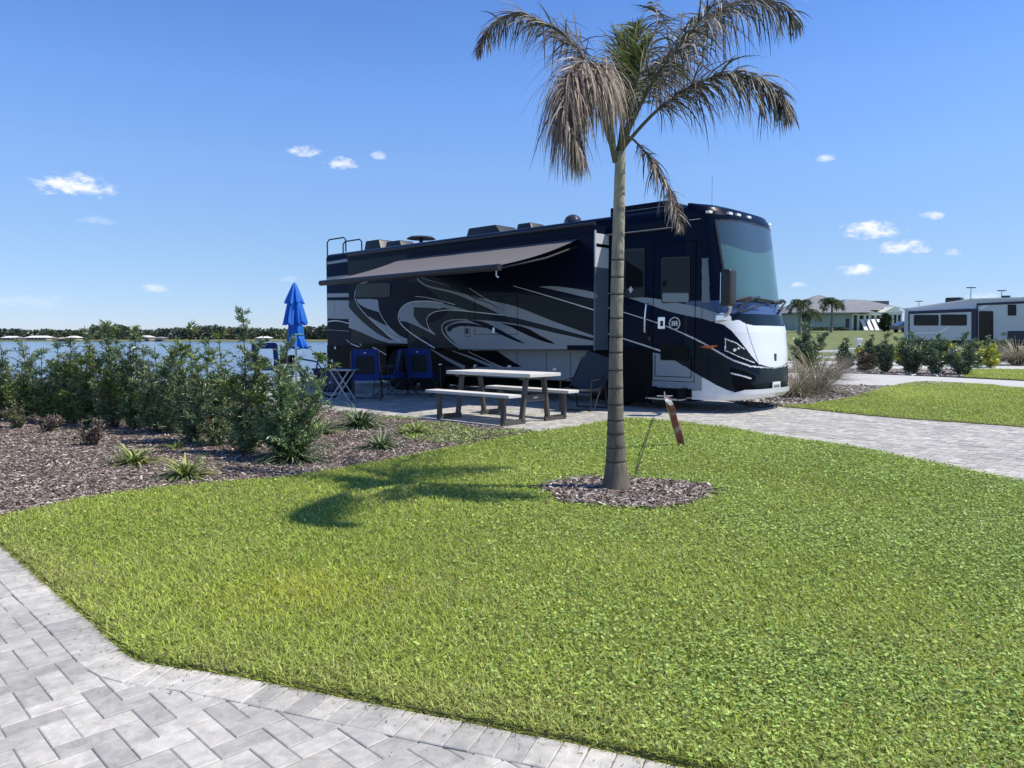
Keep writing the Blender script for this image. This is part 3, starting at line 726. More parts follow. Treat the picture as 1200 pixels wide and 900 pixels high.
# stripes on the front quarter
r_(curve([(700,341),(728,345.5),(765,349.5),(790,354),(822,360.5)],3)+curve([(822,373),(790,366.5),(765,358.5),(728,346.8),(700,343)],3), GR, .004)
stroke(r, [(700,357),(728,365),(772,379),(800,390.5),(822,401)], .014, .02, SI, 0, .005)
stroke(r, [(700,387),(728,396),(750,403),(774,411)], .02, .03, SI, 0, .005)
r_([(764.5,413),(775,415),(790,422),(806,432),(822,441.5),(822,458),(764.5,457)], GR, .004)
r.build('front_quarter_stripes', PAL, MH)
for px in ((390, 423), (517, 428), (558, 429), (598, 430), (651, 433), (421, 425), (394, 407.5)):
    h = MB(); x, z = side(*px, 0); s_ = .05 if px[0] != 394 else .025; h.box(x-s_, x+s_, -.03, -.008, z-.035, z+.035, 0)
    h.tube([(x, -.03, z), (x, -.05, z)], .022, 10); h.build('compartment_latch', chrome, MH, bevel=.006)
# --- windows on the front quarter
def sidewin(name, px, m, d=.012, yo=0.0, par=MH, bev=.0):
    q = MB(); P = [side(x, y, yo) for x, y in px]; q.prism(P, lambda a, c, dd: (a, yo-.005-dd, c), d); return q.build(name, m, par, bevel=bev)
def rrect(x0, y0, x1, y1, r=2.5, sk=0.0):
    P = []
    for cx, cy, a0 in ((x1-r, y0+r, -90), (x1-r, y1-r, 0), (x0+r, y1-r, 90), (x0+r, y0+r, 180)):
        for k_ in range(4):
            a = math.radians(a0+k_*30); px_ = cx+r*math.cos(a); P.append((px_, cy+r*math.sin(a)+sk*(px_-x0)))
    return P
wf = sidewin('window', rrect(732, 292, 756, 349.5, 2.5, -.06), plast); sidewin('pane', rrect(734, 295, 754, 347, 2, -.06), glass_d, .016, par=wf)
dm = MB(); x, z = side(740, 339.5); dm.prism([(x-.05, z), (x, z-.07), (x+.05, z), (x, z+.07)], lambda a, c, d: (a, -.022-d, c), .003); dm.build('sticker', silver_p, MH)
# entry door
door = MB(); P = [side(x, y) for x, y in [(765,288),(814,282.5),(814,447.5),(765,446.5)]]
x0, x1 = side(765, 400)[0], side(814.5, 400)[0]
for (xa, xb, za, zb) in ((x0, x0+.01, .52, 3.0), (x1-.01, x1, .52, 3.0), (x0, x1, .52, .53), (x0, x1, 2.99, 3.0)):
    door.box(xa, xb, -.009, -.003, za, zb, 0)
door.box(x0+.05, x1-.06, -.010, -.003, .60, .612, 0); door.box(x0+.05, x0+.062, -.010, -.003, .60, 1.0, 0); door.box(x1-.07, x1-.058, -.010, -.003, .60, .98, 0)
dr = door.build('door', black_p, MH)
f1 = sidewin('window_frame', rrect(775.5, 302, 809, 355.5, 2.5, -.05), plast, par=dr)
sidewin('pane', rrect(777, 304, 807.5, 342, 1.5, -.05), glass_d, .015, par=dr)
sidewin('lower_pane', rrect(777, 343.5, 807.5, 354, 1.5, 0), mat('hazy_glass', (.16, .21, .22), .2, coat=.6), .015, par=dr)
f2 = sidewin('kick_window', rrect(774.5, 404.5, 807, 422, 2, .02), glass_d, .013, par=dr)
lt = MB(); x, z = side(776.5, 378.5); lt.box(x-.075, x+.075, -.045, -.012, z-.11, z+.11); lt.build('door_latch', chrome, dr, bevel=.012)
lk = MB(); lk.box(x-.02, x+.035, -.055, -.046, z-.06, z+.04); lk.build('keyhole_plate', plast, dr, bevel=.004)
em = MB(); x, z = side(791.3, 379); em.torus((x, -.022, z), .105, .012, 'y')
for q in (-.045, .0, .045): em.box(x+q-.012, x+q+.012, -.026, -.012, z-.045, z+.045)
em.box(x-.06, x+.06, -.024, -.013, z-.012, z+.010); em.build('door_emblem', silver_p, dr)
gh = MB(); xa, za = side(760.5, 355); xb, zb = side(759.5, 391)
gh.tube([(xa, -.01, za), (xa, -.09, za-.03), (xa-.02, -.10, (za+zb)/2), (xa-.03, -.09, zb+.03), (xa-.02, -.01, zb)], .018, 10); gh.build('grab_handle', chrome, MH, smooth=True)
bl = MB(); x, z = side(762, 397); bl.box(x-.03, x+.03, -.03, -.006, z-.04, z+.04); bl.build('door_bell', plast, MH, bevel=.005)
# marker light and side trims
ml = MB(); x, z = side(831, 406.5, 0.0); ml.prism([(x-.17, z), (x-.05, z+.02), (x+.12, z+.03), (x+.17, z+.018), (x+.02, z-.03)], lambda a, c, d: (a, .02-d, c), .045); ml.build('marker_light', lamp_o, MH)
# steps under the door
st = MB(); xa = side(767, 460)[0]
st.box(10.66, 11.46, -.02, .5, .18, .40, 0); st.box(10.7, 11.4, -.30, 0.0, .21, .235, 1); st.box(10.72, 10.75, -.3, .02, .20, .42, 0); st.box(11.35, 11.38, -.3, .02, .20, .42, 0)
st.build('entry_step', [rub, alum], MH)
# wheels
def wheel(x, y, out=-1, rad=.50, dark=True):
    t = MB(); t.torus((0, 0, 0), rad-.13, .13, 'y', 36, 10); 
    e_ = empty('wheel', (x, y, rad)); e_.parent = MH
    t.build('tyre', rub, e_, smooth=True)
    rm = MB(); rm.tube([(0, .1*out*-1, 0), (0, .09*out, 0)], rad-.21, 28)
    for k_ in range(10):
        a = k_*math.pi/5; rm.tube([((rad-.32)*math.cos(a)*.75, .09*out, (rad-.32)*math.sin(a)*.75), ((rad-.32)*math.cos(a)*.75, .125*out, (rad-.32)*math.sin(a)*.75)], .018, 8)
    rm.build('rim', alum, e_, smooth=False)
for x in (3.25, 4.45): wheel(x, .22); wheel(x, WID-.22, 1)
wheel(9.85, .22); wheel(9.85, WID-.22, 1)
# black tyre covers on the coach's near side
ws_ = MB(); ws_.box(9.22, 10.61, .03, .05, .10, 1.105); ws_.build('wheel_screen', rub, MH)
for x in (3.25, 4.45):
    tc_ = MB(); tc_.tube([(x, -.0, .50), (x, .045, .50)], .52, 32); tc_.build('tyre_cover', rub, MH)
for (a, c) in ((9.2, 10.62), (2.72, 4.95)):
    wl_ = MB(); wl_.box(a, c, .5, .52, .3, 1.1); wl_.build('wheel_well_liner', rub, MH)

ch_ = MB(); ch_.box(.5, 11.2, .54, 1.9, .16, .62); ch_.build('chassis', rub, MH)
# --- front cap as a shaped shell
zp = [.22, .32, .5, 1.0, 1.4, 1.85, 1.95, 3.1, 3.42, 3.56, 3.62, 3.655]
xp = [12.27, 12.40, 12.43, 12.40, 12.35, 12.22, 12.19, 12.0, 11.94, 11.84, 11.68, 11.42]
def cap(s, z, off=0.0):
    """s 0..1 across from the door side to the far side"""
    xf = np.interp(z, zp, xp) + off
    Wy = WID/2 + off - np.clip(z-3.5, 0, 1)*.35
    phi = math.pi*s
    c_, s_ = np.cos(phi), np.sin(phi)
    p = 2/3.1
    x = X0 + (xf-X0)*np.abs(s_)**p
    y = WID/2 - Wy*np.sign(c_)*np.abs(c_)**p
    return x, y, z+0*x
NS, NZ = 300, 330
sv = np.linspace(0, 1, NS+1)
# arc-length evening of s
sx, sy, _ = cap(sv, np.full_like(sv, 1.0)); L_ = np.concatenate([[0], np.cumsum(np.hypot(np.diff(sx), np.diff(sy)))]); 
sfine = np.linspace(0, 1, 4001); fx, fy, _ = cap(sfine, np.full_like(sfine, 1.0)); Lf = np.concatenate([[0], np.cumsum(np.hypot(np.diff(fx), np.diff(fy)))])
sv = np.interp(np.linspace(0, Lf[-1], NS+1), Lf, sfine)
zv = np.concatenate([np.linspace(.22, 3.5, NZ-40), np.linspace(3.51, 3.655, 41)])
S, Zg = np.meshgrid(sv, zv); 
def cap_part(name, regions, off, parent, default=None, mats=PAL, smooth=True):
    """regions: list of (test(px,py,x,y,z)->mask, material index); faces not in any region keep default (None = left out)"""
    X, Y, Z_ = cap(S, Zg, off)
    nz_, ns_ = S.shape
    fc = lambda M: (M[:-1, :-1]+M[1:, :-1]+M[:-1, 1:]+M[1:, 1:])/4
    cx, cy, cz = fc(X), fc(Y), fc(Z_); ym = np.minimum(cy, WID-cy)
    px, py = np_loc2px(cx, ym, cz)
    mi = np.full(px.shape, -1 if default is None else default)
    for test, m in regions: mi[test(px, py, cx, cy, cz)] = m
    keep = mi >= 0
    idx = np.arange(nz_*ns_).reshape(nz_, ns_)
    quads = np.stack([idx[:-1, :-1], idx[:-1, 1:], idx[1:, 1:], idx[1:, :-1]], -1)[keep]
    V = np.stack([X, Y, Z_], -1).reshape(-1, 3)
    used, inv = np.unique(quads, return_inverse=True); V = V[used]; quads = inv.reshape(-1, 4)
    me = bpy.data.meshes.new(name); me.vertices.add(len(V)); me.vertices.foreach_set('co', V.astype(np.float32).ravel())
    me.loops.add(quads.size); me.loops.foreach_set('vertex_index', quads.astype(np.int32).ravel())
    me.polygons.add(len(quads)); me.polygons.foreach_set('loop_start', np.arange(len(quads), dtype=np.int32)*4); me.polygons.foreach_set('loop_total', np.full(len(quads), 4, np.int32))
    for m in mats: me.materials.append(m)
    me.polygons.foreach_set('material_index', mi[keep].astype(np.int32))
    me.update(calc_edges=True); me.polygons.foreach_set('use_smooth', np.ones(len(quads), bool))
    o = bpy.data.objects.new(name, me); C.objects.link(o); o.parent = parent
    return o
PT = lambda poly: (lambda px, py, x, y, z: inpoly(px, py, poly))
near_line = lambda px, py, pts, w_: dist_line(px, py, pts) < w_
capreg = [
    (lambda px, py, x, y, z: (z < 1.95), SL),
    (lambda px, py, x, y, z: (z > 1.72) & (z < 1.95), BL),
    (lambda px, py, x, y, z: inpoly(px, py, [(805,365),(848,372),(870,400),(890,428),(890,440),(860,424),(838,411),(805,396)]), NV),
    (PT(curve([(800,356),(822,361),(834,365),(845,368)],3)+curve([(845,372),(836,377),(822,373),(800,369)],3)), GR),
    (lambda px, py, x, y, z: near_line(px, py, curve([(800,390.5),(822,401),(840,411.5),(858,421.5),(875,427.5),(888,430),(960,433)], 3), .9), SI),
    (PT(curve([(800,427.5),(815,437.5),(830,446),(845,454),(862,459.8),(888,461.5),(905,457),(915,453.5),(960,449)],3)+[(960,500),(800,500)]), WH),
    (PT(curve([(855,431),(870,434),(886,440)],3)+[(885,446),(880,449),(893,462),(870,460.5),(860,455)]), BK),
    (lambda px, py, x, y, z: near_line(px, py, [(857,437.5),(868,440),(880,443.5)], .8) , SI),
]
cap_part('front_cap', capreg, 0.0, MH, default=NV)
wsm = lambda px, py, x, y, z: (px > 836+(py-250)*0.165) & (z > 1.93) & (z < 3.37-.05*np.abs((y-1.225)/1.2)**2)
WM = [wind_g, wind_t, plast]
cap_part('windshield', [(wsm, 0), (lambda px, py, x, y, z: wsm(px, py, x, y, z) & (z > 2.82+.22*np.abs((y-1.0)/1.2)**2), 1),
    (lambda px, py, x, y, z: wsm(px, py, x, y, z) & ~((px > 838.5+(py-250)*0.165) & (z > 1.96) & (z < 3.335-.05*np.abs((y-1.225)/1.2)**2)), 2)], .012, MH, mats=WM)
cap_part('side_pillar_glass', [(lambda px, py, x, y, z: inpoly(px, py, [(822.5,303),(830,302),(832,354),(822.5,355)]) & (y < 1.2), 0)], .006, MH, mats=[mat('pillar_glass', (.10,.13,.14), .15, coat=.8)])
white_sh = [(838,370),(845,366.5),(853,367.5),(857,371.5),(857,376),(866,375),(874,379.5),(884,381.5),(1000,382),(1000,434),(930,432.5),(913,431),(901,429.8),(889,426.5),(880,416),(867,399),(857,387),(848,380.5),(838,378)]
cap_part('front_shield', [(PT(white_sh), WH), (lambda px, py, x, y, z: near_line(px, py, [(874,380),(881,403),(889,426)], .55) & (z < 1.75), GR)], .016, MH)  # crease shade along the ridge painted as a grey line
cap_part('headlight', [(lambda px, py, x, y, z: (inpoly(px, py, [(850,396),(864,402.5),(880,417),(886,425.5),(872,421),(852,411)])) & (y < 1.3), 0),
    (lambda px, py, x, y, z: (near_line(px, py, [(850,411),(850,397),(863,402),(872,409)], .55) | near_line(px, py, [(851,411),(866,418),(884,425)], .45) | ((np.hypot(px-861, py-410) < 1.8) | (np.hypot(px-865.5, py-408.5) < 1.3))) & (y < 1.3), 1)], .010, MH, mats=[glass_d, lamp_w])
cap_part('headlight', [(lambda px, py, x, y, z: (inpoly(px, py, [(850,396),(864,402.5),(880,417),(886,425.5),(872,421),(852,411)])) & (y > 1.3), 0)], .010, MH, mats=[glass_d, lamp_w])
cap_part('bumper_lip', [(lambda px, py, x, y, z: (z > .24) & (z < .25+.16*np.clip((x-11.9)/.4, 0, 1)), WH)], .05, MH)
# roof lid of the cap + emblem + plate
def cap_pt(s, z, off=0.0):
    x, y, z = cap(np.array([s]), np.array([z]), off); return Vector((float(x[0]), float(y[0]), float(z[0])))
ld = MB(); topr = [tuple(cap_pt(s, 3.655)) for s in sv[::6]]; ld.add(topr+[(X0-.02, 1.225, 3.668)], [(i, i+1, len(topr)) for i in range(len(topr)-1)]); ld.build('cap_roof', navy, MH, smooth=True)
em = MB(); em.box(12.41, 12.425, 1.225-.045, 1.225+.045, .89, 1.02); em.build('nose_emblem', plast, MH, bevel=.006)
pl = MB(); pl.box(12.44, 12.455, 1.225-.16, 1.225+.16, .36, .52); lp = pl.build('licence_plate', mat('plate_white', (.7,.7,.68), .4), MH, bevel=.004)
pt_ = MB()
for k_ in range(6): pt_.box(12.456, 12.459, 1.225-.12+k_*.042, 1.225-.12+k_*.042+.02, .42, .47)
pt_.build('plate_marks', plast, lp)
# marker lights over the windshield
for s in (.17, .35, .42, .49, .72):
    q = cap_pt(s, 3.46, .015); m_ = MB(); m_.box(q.x-.05, q.x+.02, q.y-.07, q.y+.07, q.z-.022, q.z+.025); m_.build('clearance_light', lamp_w, MH, bevel=.01)
# mirrors
def mirror(ys, sx_):
    e_ = empty('mirror', (0, 0, 0)); e_.parent = MH
    hd = MB(); x, z = 12.28, 2.12; yy = -.30 if ys < 1 else WID+.30
    hd.box(x-.09, x+.09, yy-.13, yy+.12, z-.30, z+.30); hd.build('mirror_head', plast, e_, bevel=.05, seg=3, smooth=True)
    gl = MB(); gl.box(x-.098, x-.0905, yy-.1, yy+.09, z-.25, z+.25); gl.build('mirror_glass', chrome, e_)
    arm = MB(); base = Vector((12.05, .02 if ys < 1 else WID-.02, 1.66)); arm.tube([base, base+Vector((.14, -.12*sx_, .06)), (x+.02, yy+.05*sx_, 1.80), (x, yy, 1.84)], [.035, .03, .025, .03], 10); arm.build('mirror_arm', silver_p, e_, smooth=True)
    bx_ = MB(); bx_.box(11.93, 12.08, (-.05 if ys < 1 else WID-.08), (.08 if ys < 1 else WID+.05), 1.58, 1.70); bx_.build('mirror_base', chrome, e_, bevel=.02)
mirror(0, 1)
# wipers
for (s0, s1_, z0, z1_) in ((.30, .47, 1.80, 2.02), (.56, .74, 1.80, 2.02)):
    wp = MB(); a = cap_pt(s0, z0, .05); c_ = cap_pt(s1_, z1_, .05); m_ = cap_pt((s0+s1_)/2, 1.97, .12)
    wp.tube([a, m_, c_], .020, 8); wp.tube([cap_pt(s0-.04, 1.93, .07), cap_pt((s0+s1_)/2, 2.0, .09), cap_pt(s1_+.05, 1.96, .07)], .022, 8); wp.tube([a+Vector((0,0,-.06)), cap_pt(s1_, 1.88, .07)], .014, 8)
    wp.build('wiper', plast, MH)
# antenna
an = MB(); an.tube([(11.3, .9, 3.66), (11.3, .9, 4.25)], .003, 5); an.build('antenna', plast, MH)
# --- roof furniture
def roofbox(name, x0, x1, y0, y1, z1, m=plast, ch=.5):
    q = MB(); z0 = 3.6; c_ = (x1-x0)*.16
    q.hexa([(x0, y0, z0), (x1, y0, z0), (x1, y1, z0), (x0, y1, z0), (x0+c_*.3, y0+.06, z1), (x1-c_*1.6, y0+.06, z1), (x1-c_*1.6, y1-.06, z1), (x0+c_*.3, y1-.06, z1)])
    q.build(name, m, MH, bevel=.04, seg=3, smooth=True)
roofbox('air_conditioner', .65, 1.5, .8, 1.5, 4.0); roofbox('air_conditioner', 4.9, 6.2, .7, 1.5, 3.92); 
roofbox('roof_vent', 1.6, 2.4, .8, 1.4, 3.90); roofbox('roof_vent', 6.45, 7.0, .8, 1.4, 3.88)
fr = MB(); fr.box(9.5, 10.75, .25, 1.0, 3.6, 3.80, 0); fr.box(9.5, 10.75, .24, .25, 3.69, 3.705, 1); fr.build('roof_fairing', [navy, silver_p], MH, bevel=.02)
sd_ = MB(); sd_.tube([(8.05, .9, 3.62), (8.05, .9, 3.75)], .12, 16)
for k_ in range(6):
    a0, a1 = k_*math.pi/12, (k_+1)*math.pi/12; sd_.tube([(8.05, .9, 3.75+.17*math.sin(a0)), (8.05, .9, 3.75+.17*math.sin(a1)+.001)], [.19*math.cos(a0)+.002, .19*math.cos(a1)+.002], 20)
sd_.build('satellite_dome', mat('dark_dome', (.03,.03,.035), .25, coat=.6), MH, smooth=True)
at_ = MB(); at_.tube([(3.05, .9, 3.62), (3.05, .9, 3.85)], .05, 10); at_.tube([(3.05, .9, 3.85), (3.05, .9, 3.90)], [.38, .30], 24); at_.build('tv_antenna', plast, MH, smooth=True)
lad = MB()
for y in (.10, .62): lad.tube([(-.04, y, 2.2), (-.04, y, 3.95), (.06, y, 4.02), (.75, y, 4.02), (.85, y, 3.95), (.85, y, 3.63)], .02, 8)
for z in (2.3, 2.65, 3.0, 3.35): lad.tube([(-.04, .10, z), (-.04, .62, z)], .016, 8)
lad.build('roof_ladder', plast, MH, smooth=True)
# --- awning (fabric, roller, arms)
awm = bpy.data.materials.new('awning_fabric'); awm.use_nodes = True
awm.node_tree.nodes['Principled BSDF'].inputs['Base Color'].default_value = (.135, .125, .13, 1); awm.node_tree.nodes['Principled BSDF'].inputs['Roughness'].default_value = .85
aw = MB(); xa, xb = 3.92, 9.24; ya, za = -.10, 3.30; yb, zb = -2.62, 2.52; nseg = 10; nx_ = 24
V = []
for t_ in (0, 1):
    for i in range(nx_+1):
        for j in range(nseg+1):
            v = j/nseg; V.append((xa+(xb-xa)*i/nx_, ya+(yb-ya)*v, za+(zb-za)*v - .07*math.sin(math.pi*v) + .012*math.sin(i*1.3)*v - .006*t_))
W_ = nseg+1; off = (nx_+1)*W_; Fc = []
for i in range(nx_):
    for j in range(nseg):
        q = [i*W_+j, (i+1)*W_+j, (i+1)*W_+j+1, i*W_+j+1]; Fc.append(q); Fc.append([off+k_ for k_ in q[::-1]])
aw.add(V, Fc); awn = aw.build('awning', awm, MH, smooth=True, fix=False)
rl = MB(); rl.tube([(xa-.06, yb, zb-.03), (xb+.06, yb, zb-.03)], .058, 14); rl.build('awning_roller', plast, awn, smooth=True)
hk = MB(); hk.tube([(xb-.02, yb, zb-.08), (xb-.02, yb, zb-.17), (xb+.03, yb, zb-.20)], .012, 6); hk.build('pull_hook', silver_p, awn)
for x in (xa+.05, xb-.05):
    am = MB(); am.tube([(x, -.02, 3.16), (x, -1.3, 2.75), (x, yb+.02, zb-.05)], .022, 8); am.build('awning_arm', plast, awn)
# rail of the folded forward awning over the door
ra = MB(); x0, z0 = side(727, 273); x1, z1_ = side(790, 266.5); ra.box(x0-.3, x1, -.07, 0, z0-.03, z0+.0, 1); ra.box(x0-.3, x1, -.09, 0, z0, z0+.12, 0); ra.box(side(808,260)[0], side(822,256)[0], -.03, 0, side(822,257.5)[1], side(822,257.5)[1]+.03, 1)
ra.build('door_awning_case', [navy, silver_p], MH, bevel=.01)
# ================================================================== PALM
def bz(pts, n):                              # catmull in 3D
    P = [Vector(p) for p in pts]; out = []; k = len(P)
    for i in range(k-1):
        p0, p1, p2, p3 = P[max(i-1, 0)], P[i], P[i+1], P[min(i+2, k-1)]
        for j in range(n):
            t = j/n; out.append(0.5*((2*p1)+(p2-p0)*t+(2*p0-5*p1+4*p2-p3)*t*t+(3*p1-p0-3*p2+p3)*t**3))
    out.append(P[-1]); return out
px0, py0 = G(722, 577)
PALM = empty('palm_tree', (px0, py0, 0), 0, 'slender ringed palm with browned drooping fronds on the front lawn', 'palm tree')
lp_ = lambda v: Vector(v)-Vector((px0, py0, 0))
barkm = bpy.data.materials.new('palm_bark'); barkm.use_nodes = True
N, L = barkm.node_tree.nodes, barkm.node_tree.links; b = N['Principled BSDF']; b.inputs['Roughness'].default_value = .85
tcn = N.new('ShaderNodeTexCoord'); sp = N.new('ShaderNodeSeparateXYZ'); L.new(tcn.outputs['Object'], sp.inputs[0])
r = N.new('ShaderNodeValToRGB'); mrz = N.new('ShaderNodeMapRange'); mrz.inputs[1].default_value = 0; mrz.inputs[2].default_value = 3.1; L.new(sp.outputs[2], mrz.inputs[0]); L.new(mrz.outputs[0], r.inputs[0])
r.color_ramp.elements[0].color = (.13, .11, .085, 1); r.color_ramp.elements[1].color = (.24, .23, .15, 1)
for p_, c_ in ((.22, (.16, .14, .11, 1)), (.5, (.26, .23, .18, 1)), (.68, (.36, .32, .25, 1)), (.74, (.38, .35, .27, 1)), (.88, (.36, .34, .25, 1))):
    e_ = r.color_ramp.elements.new(p_); e_.color = c_
nn_ = N.new('ShaderNodeTexNoise'); nn_.inputs['Scale'].default_value = 9; nn_.inputs['Detail'].default_value = 7; nn_.inputs['Roughness'].default_value = .7
mp = N.new('ShaderNodeMapping'); mp.inputs['Scale'].default_value = (3, 3, .7); L.new(tcn.outputs['Object'], mp.inputs[0]); L.new(mp.outputs[0], nn_.inputs['Vector'])
mr = N.new('ShaderNodeMapRange'); mr.inputs[1].default_value = .3; mr.inputs[2].default_value = .7; mr.inputs[3].default_value = .6; mr.inputs[4].default_value = 1.3; L.new(nn_.outputs[0], mr.inputs[0])
vm = N.new('ShaderNodeVectorMath'); vm.operation = 'SCALE'; L.new(r.outputs[0], vm.inputs[0]); L.new(mr.outputs[0], vm.inputs['Scale']); L.new(vm.outputs[0], b.inputs['Base Color'])
bp = N.new('ShaderNodeBump'); bp.inputs['Strength'].default_value = .6; bp.inputs['Distance'].default_value = .01; L.new(nn_.outputs[0], bp.inputs['Height']); L.new(bp.outputs[0], b.inputs['Normal'])
tk = MB()
rings_y = [305, 325, 345, 373, 395, 413, 434, 455, 474, 492, 508, 524, 540]
rings_z = sorted([D(722, y, py0).z for y in rings_y])
zt = D(722, 178, py0).z
prof = [(0, .134), (.05, .124), (.12, .106), (.25, .086), (.45, .074), (.7, .066), (1.0, .059), (1.4, .054), (1.9, .052), (2.2, .050), (2.5, .047), (2.8, .042), (zt, .040)]
zs = sorted(set(list(np.linspace(0, zt, 60)) + [z+d for z in rings_z for d in (-.006, 0, .006)]))
def axis(z): return Vector((-.012*math.sin(z*1.5), 0.0, z))
rad = [float(np.interp(z, [p[0] for p in prof], [p[1] for p in prof])) * (1.0+.012*math.sin(z*37)) - (.004 if any(abs(z-q) < .004 for q in rings_z) else 0) for z in zs]
tk.tube([axis(z) for z in zs], rad, 20)
TR = tk.build('trunk', barkm, PALM, smooth=True)
rm_ = mat('bark_ring', (.02, .018, .015), .9)
for z in rings_z:
    q = MB(); rr = float(np.interp(z, [p[0] for p in prof], [p[1] for p in prof])); a = axis(z); q.torus((a.x, a.y, z), rr-.0008, .0042 if z > .4 else .003, 'z', 24, 6); q.build('leaf_scar', rm_, TR, smooth=True)
leaf_m = mat('palm_leaflet', (.1, .09, .06), 0.55, attr='tint', trans=0.2, spec=.4)
rach_m = mat('palm_rachis', (.15, .15, .09), .6, col2=(.10, .08, .05), vscale=6)
brownL = np.array([[.20,.14,.11],[.27,.20,.16],[.13,.10,.08],[.34,.27,.22],[.10,.10,.06],[.42,.36,.30]])
darkL = np.array([[.07,.075,.05],[.12,.12,.09],[.16,.13,.11],[.05,.06,.035],[.26,.23,.20],[.36,.33,.30]])
greenL = np.array([[.12,.19,.04],[.22,.28,.07],[.08,.12,.03],[.40,.40,.20],[.12,.12,.07],[.20,.16,.12],[.30,.33,.12]])
def frond(cps, n, Lmid, pal, droop=1.0, start=.22, up=.2, wide=.013, both=1, spread=1.0, rr=.016, curl=0.4):
    P = bz([lp_(D(*c)) for c in cps], 14); m = len(P)
    cum = [0]
    for a, c in zip(P[:-1], P[1:]): cum.append(cum[-1]+(c-a).length)
    tot = cum[-1]; PA = np.array([tuple(p) for p in P]); cum = np.array(cum)
    t = start + (1-start)*(np.arange(n)+rng.uniform(0, 1, n))/n
    pos = np.stack([np.interp(t*tot, cum, PA[:, k]) for k in range(3)], 1)
    pos2 = np.stack([np.interp(np.minimum(t*tot+.03, tot), cum, PA[:, k]) for k in range(3)], 1)
    pos1 = np.stack([np.interp(np.maximum(t*tot-.03, 0), cum, PA[:, k]) for k in range(3)], 1)
    T_ = pos2-pos1; T_ /= np.linalg.norm(T_, axis=1, keepdims=True)+1e-9
    Z = np.array([0, 0, 1.0]); S_ = np.cross(T_, Z); S_ /= np.linalg.norm(S_, axis=1, keepdims=True)+1e-9
    U_ = np.cross(S_, T_)
    sgn = np.where(np.arange(n) % 2 == 0, 1, -1)[:, None]
    Lf_ = Lmid*(np.sin(np.pi*np.clip((t-start)/(1-start)*.80+.17, 0, 1))**.7)*rng.uniform(.7, 1.2, n)
    d = S_*sgn*spread + T_*rng.uniform(.35, .9, (n, 1)) + U_*rng.normal(up, .35, (n, 1)) + rng.normal(0, .12, (n, 3))
    d /= np.linalg.norm(d, axis=1, keepdims=True)
    g = droop*rng.uniform(.6, 1.4, n)
    K = 5; rows = []
    p = pos.copy(); dv = d.copy(); sl_ = Lf_/K
    wid = np.cross(dv, rng.normal(0, 1, (n, 3))); wid /= np.linalg.norm(wid, axis=1, keepdims=True)
    tw = rng.normal(0, curl, (n, 3))*.35
    for k in range(K+1):
        wk = wide*[.6, 1.0, .95, .75, .45, .08][k]*rng.uniform(.8, 1.2, n)
        rows.append(p - wid*(wk/2)[:, None]); rows.append(p + wid*(wk/2)[:, None])
        dv = dv + np.array([0, 0, -1.0])*(g*.42)[:, None] + tw*.3
        dv /= np.linalg.norm(dv, axis=1, keepdims=True); p = p + dv*sl_[:, None]
    V = np.stack(rows, 1); nv = 2*(K+1); kk = np.arange(n)*nv
    q = np.stack([np.stack([kk+2*k, kk+2*k+1, kk+2*k+3, kk+2*k+2], 1) for k in range(K)], 1)
    col = pal[rng.integers(0, len(pal), n)]*rng.uniform(.7, 1.3, (n, 1)); cols = np.repeat(col, nv, 0)
    rb = MB(); rb.tube(P, [rr*(1-.85*i/(m-1)) for i in range(m)], 6)
    fo = rb.build('frond', rach_m, PALM, smooth=True)
    lo = np_mesh('leaflets', V.reshape(-1, 3), q.reshape(-1), 4, cols, leaf_m); lo.parent = fo
    return fo
Y0 = py0
mixL = np.concatenate([brownL, darkL])
frond([(722,182,Y0),(711,130,Y0+.1),(694,85,Y0+.2),(668,48,Y0+.35),(636,26,Y0+.5),(603,18,Y0+.6),(574,34,Y0+.7),(559,62,Y0+.75)], 380, .40, mixL, .85, .28, .1, spread=.55)
frond([(721,182,Y0),(712,128,Y0-.25),(700,92,Y0-.6),(690,74,Y0-.9),(674,76,Y0-1.15),(664,98,Y0-1.3),(664,130,Y0-1.4),(674,165,Y0-1.45),(682,185,Y0-1.45)], 820, .60, brownL*1.15, 1.5, .30, .05, spread=.45, wide=.0095)
frond([(720,182,Y0),(706,140,Y0-.1),(700,105,Y0-.35),(705,80,Y0-.7),(700,78,Y0-1.05),(694,100,Y0-1.3)], 380, .58, brownL*1.15, 1.5, .40, .0, spread=.45, wide=.0095)
frond([(724,182,Y0),(733,120,Y0),(742,70,Y0),(748,28,Y0+.05)], 260, .36, greenL, .25, .30, .8, wide=.013, spread=.8)
frond([(725,182,Y0),(740,125,Y0-.1),(750,85,Y0-.15),(762,48,Y0-.15)], 240, .36, greenL, .3, .30, .8, wide=.013, spread=.8)
frond([(724,182,Y0),(731,120,Y0+.1),(733,80,Y0+.2),(728,40,Y0+.3)], 190, .36, np.concatenate([greenL, darkL]), .2, .35, .4, spread=.5)
frond([(725,180,Y0),(748,110,Y0+.2),(762,60,Y0+.4),(770,22,Y0+.55),(764,2,Y0+.7)], 130, .40, darkL, .8, .35, .2)
frond([(724,181,Y0),(742,135,Y0+.05),(768,88,Y0+.15),(802,44,Y0+.3),(842,12,Y0+.45),(884,-2,Y0+.55),(918,8,Y0+.6),(938,30,Y0+.65)], 400, .62, darkL, 1.0, .24, .1, spread=.6)
frond([(725,181,Y0),(750,125,Y0-.2),(772,85,Y0-.35),(796,55,Y0-.5),(818,28,Y0-.6),(848,-12,Y0-.7)], 180, .50, mixL, 1.1, .30, .1, spread=.6)
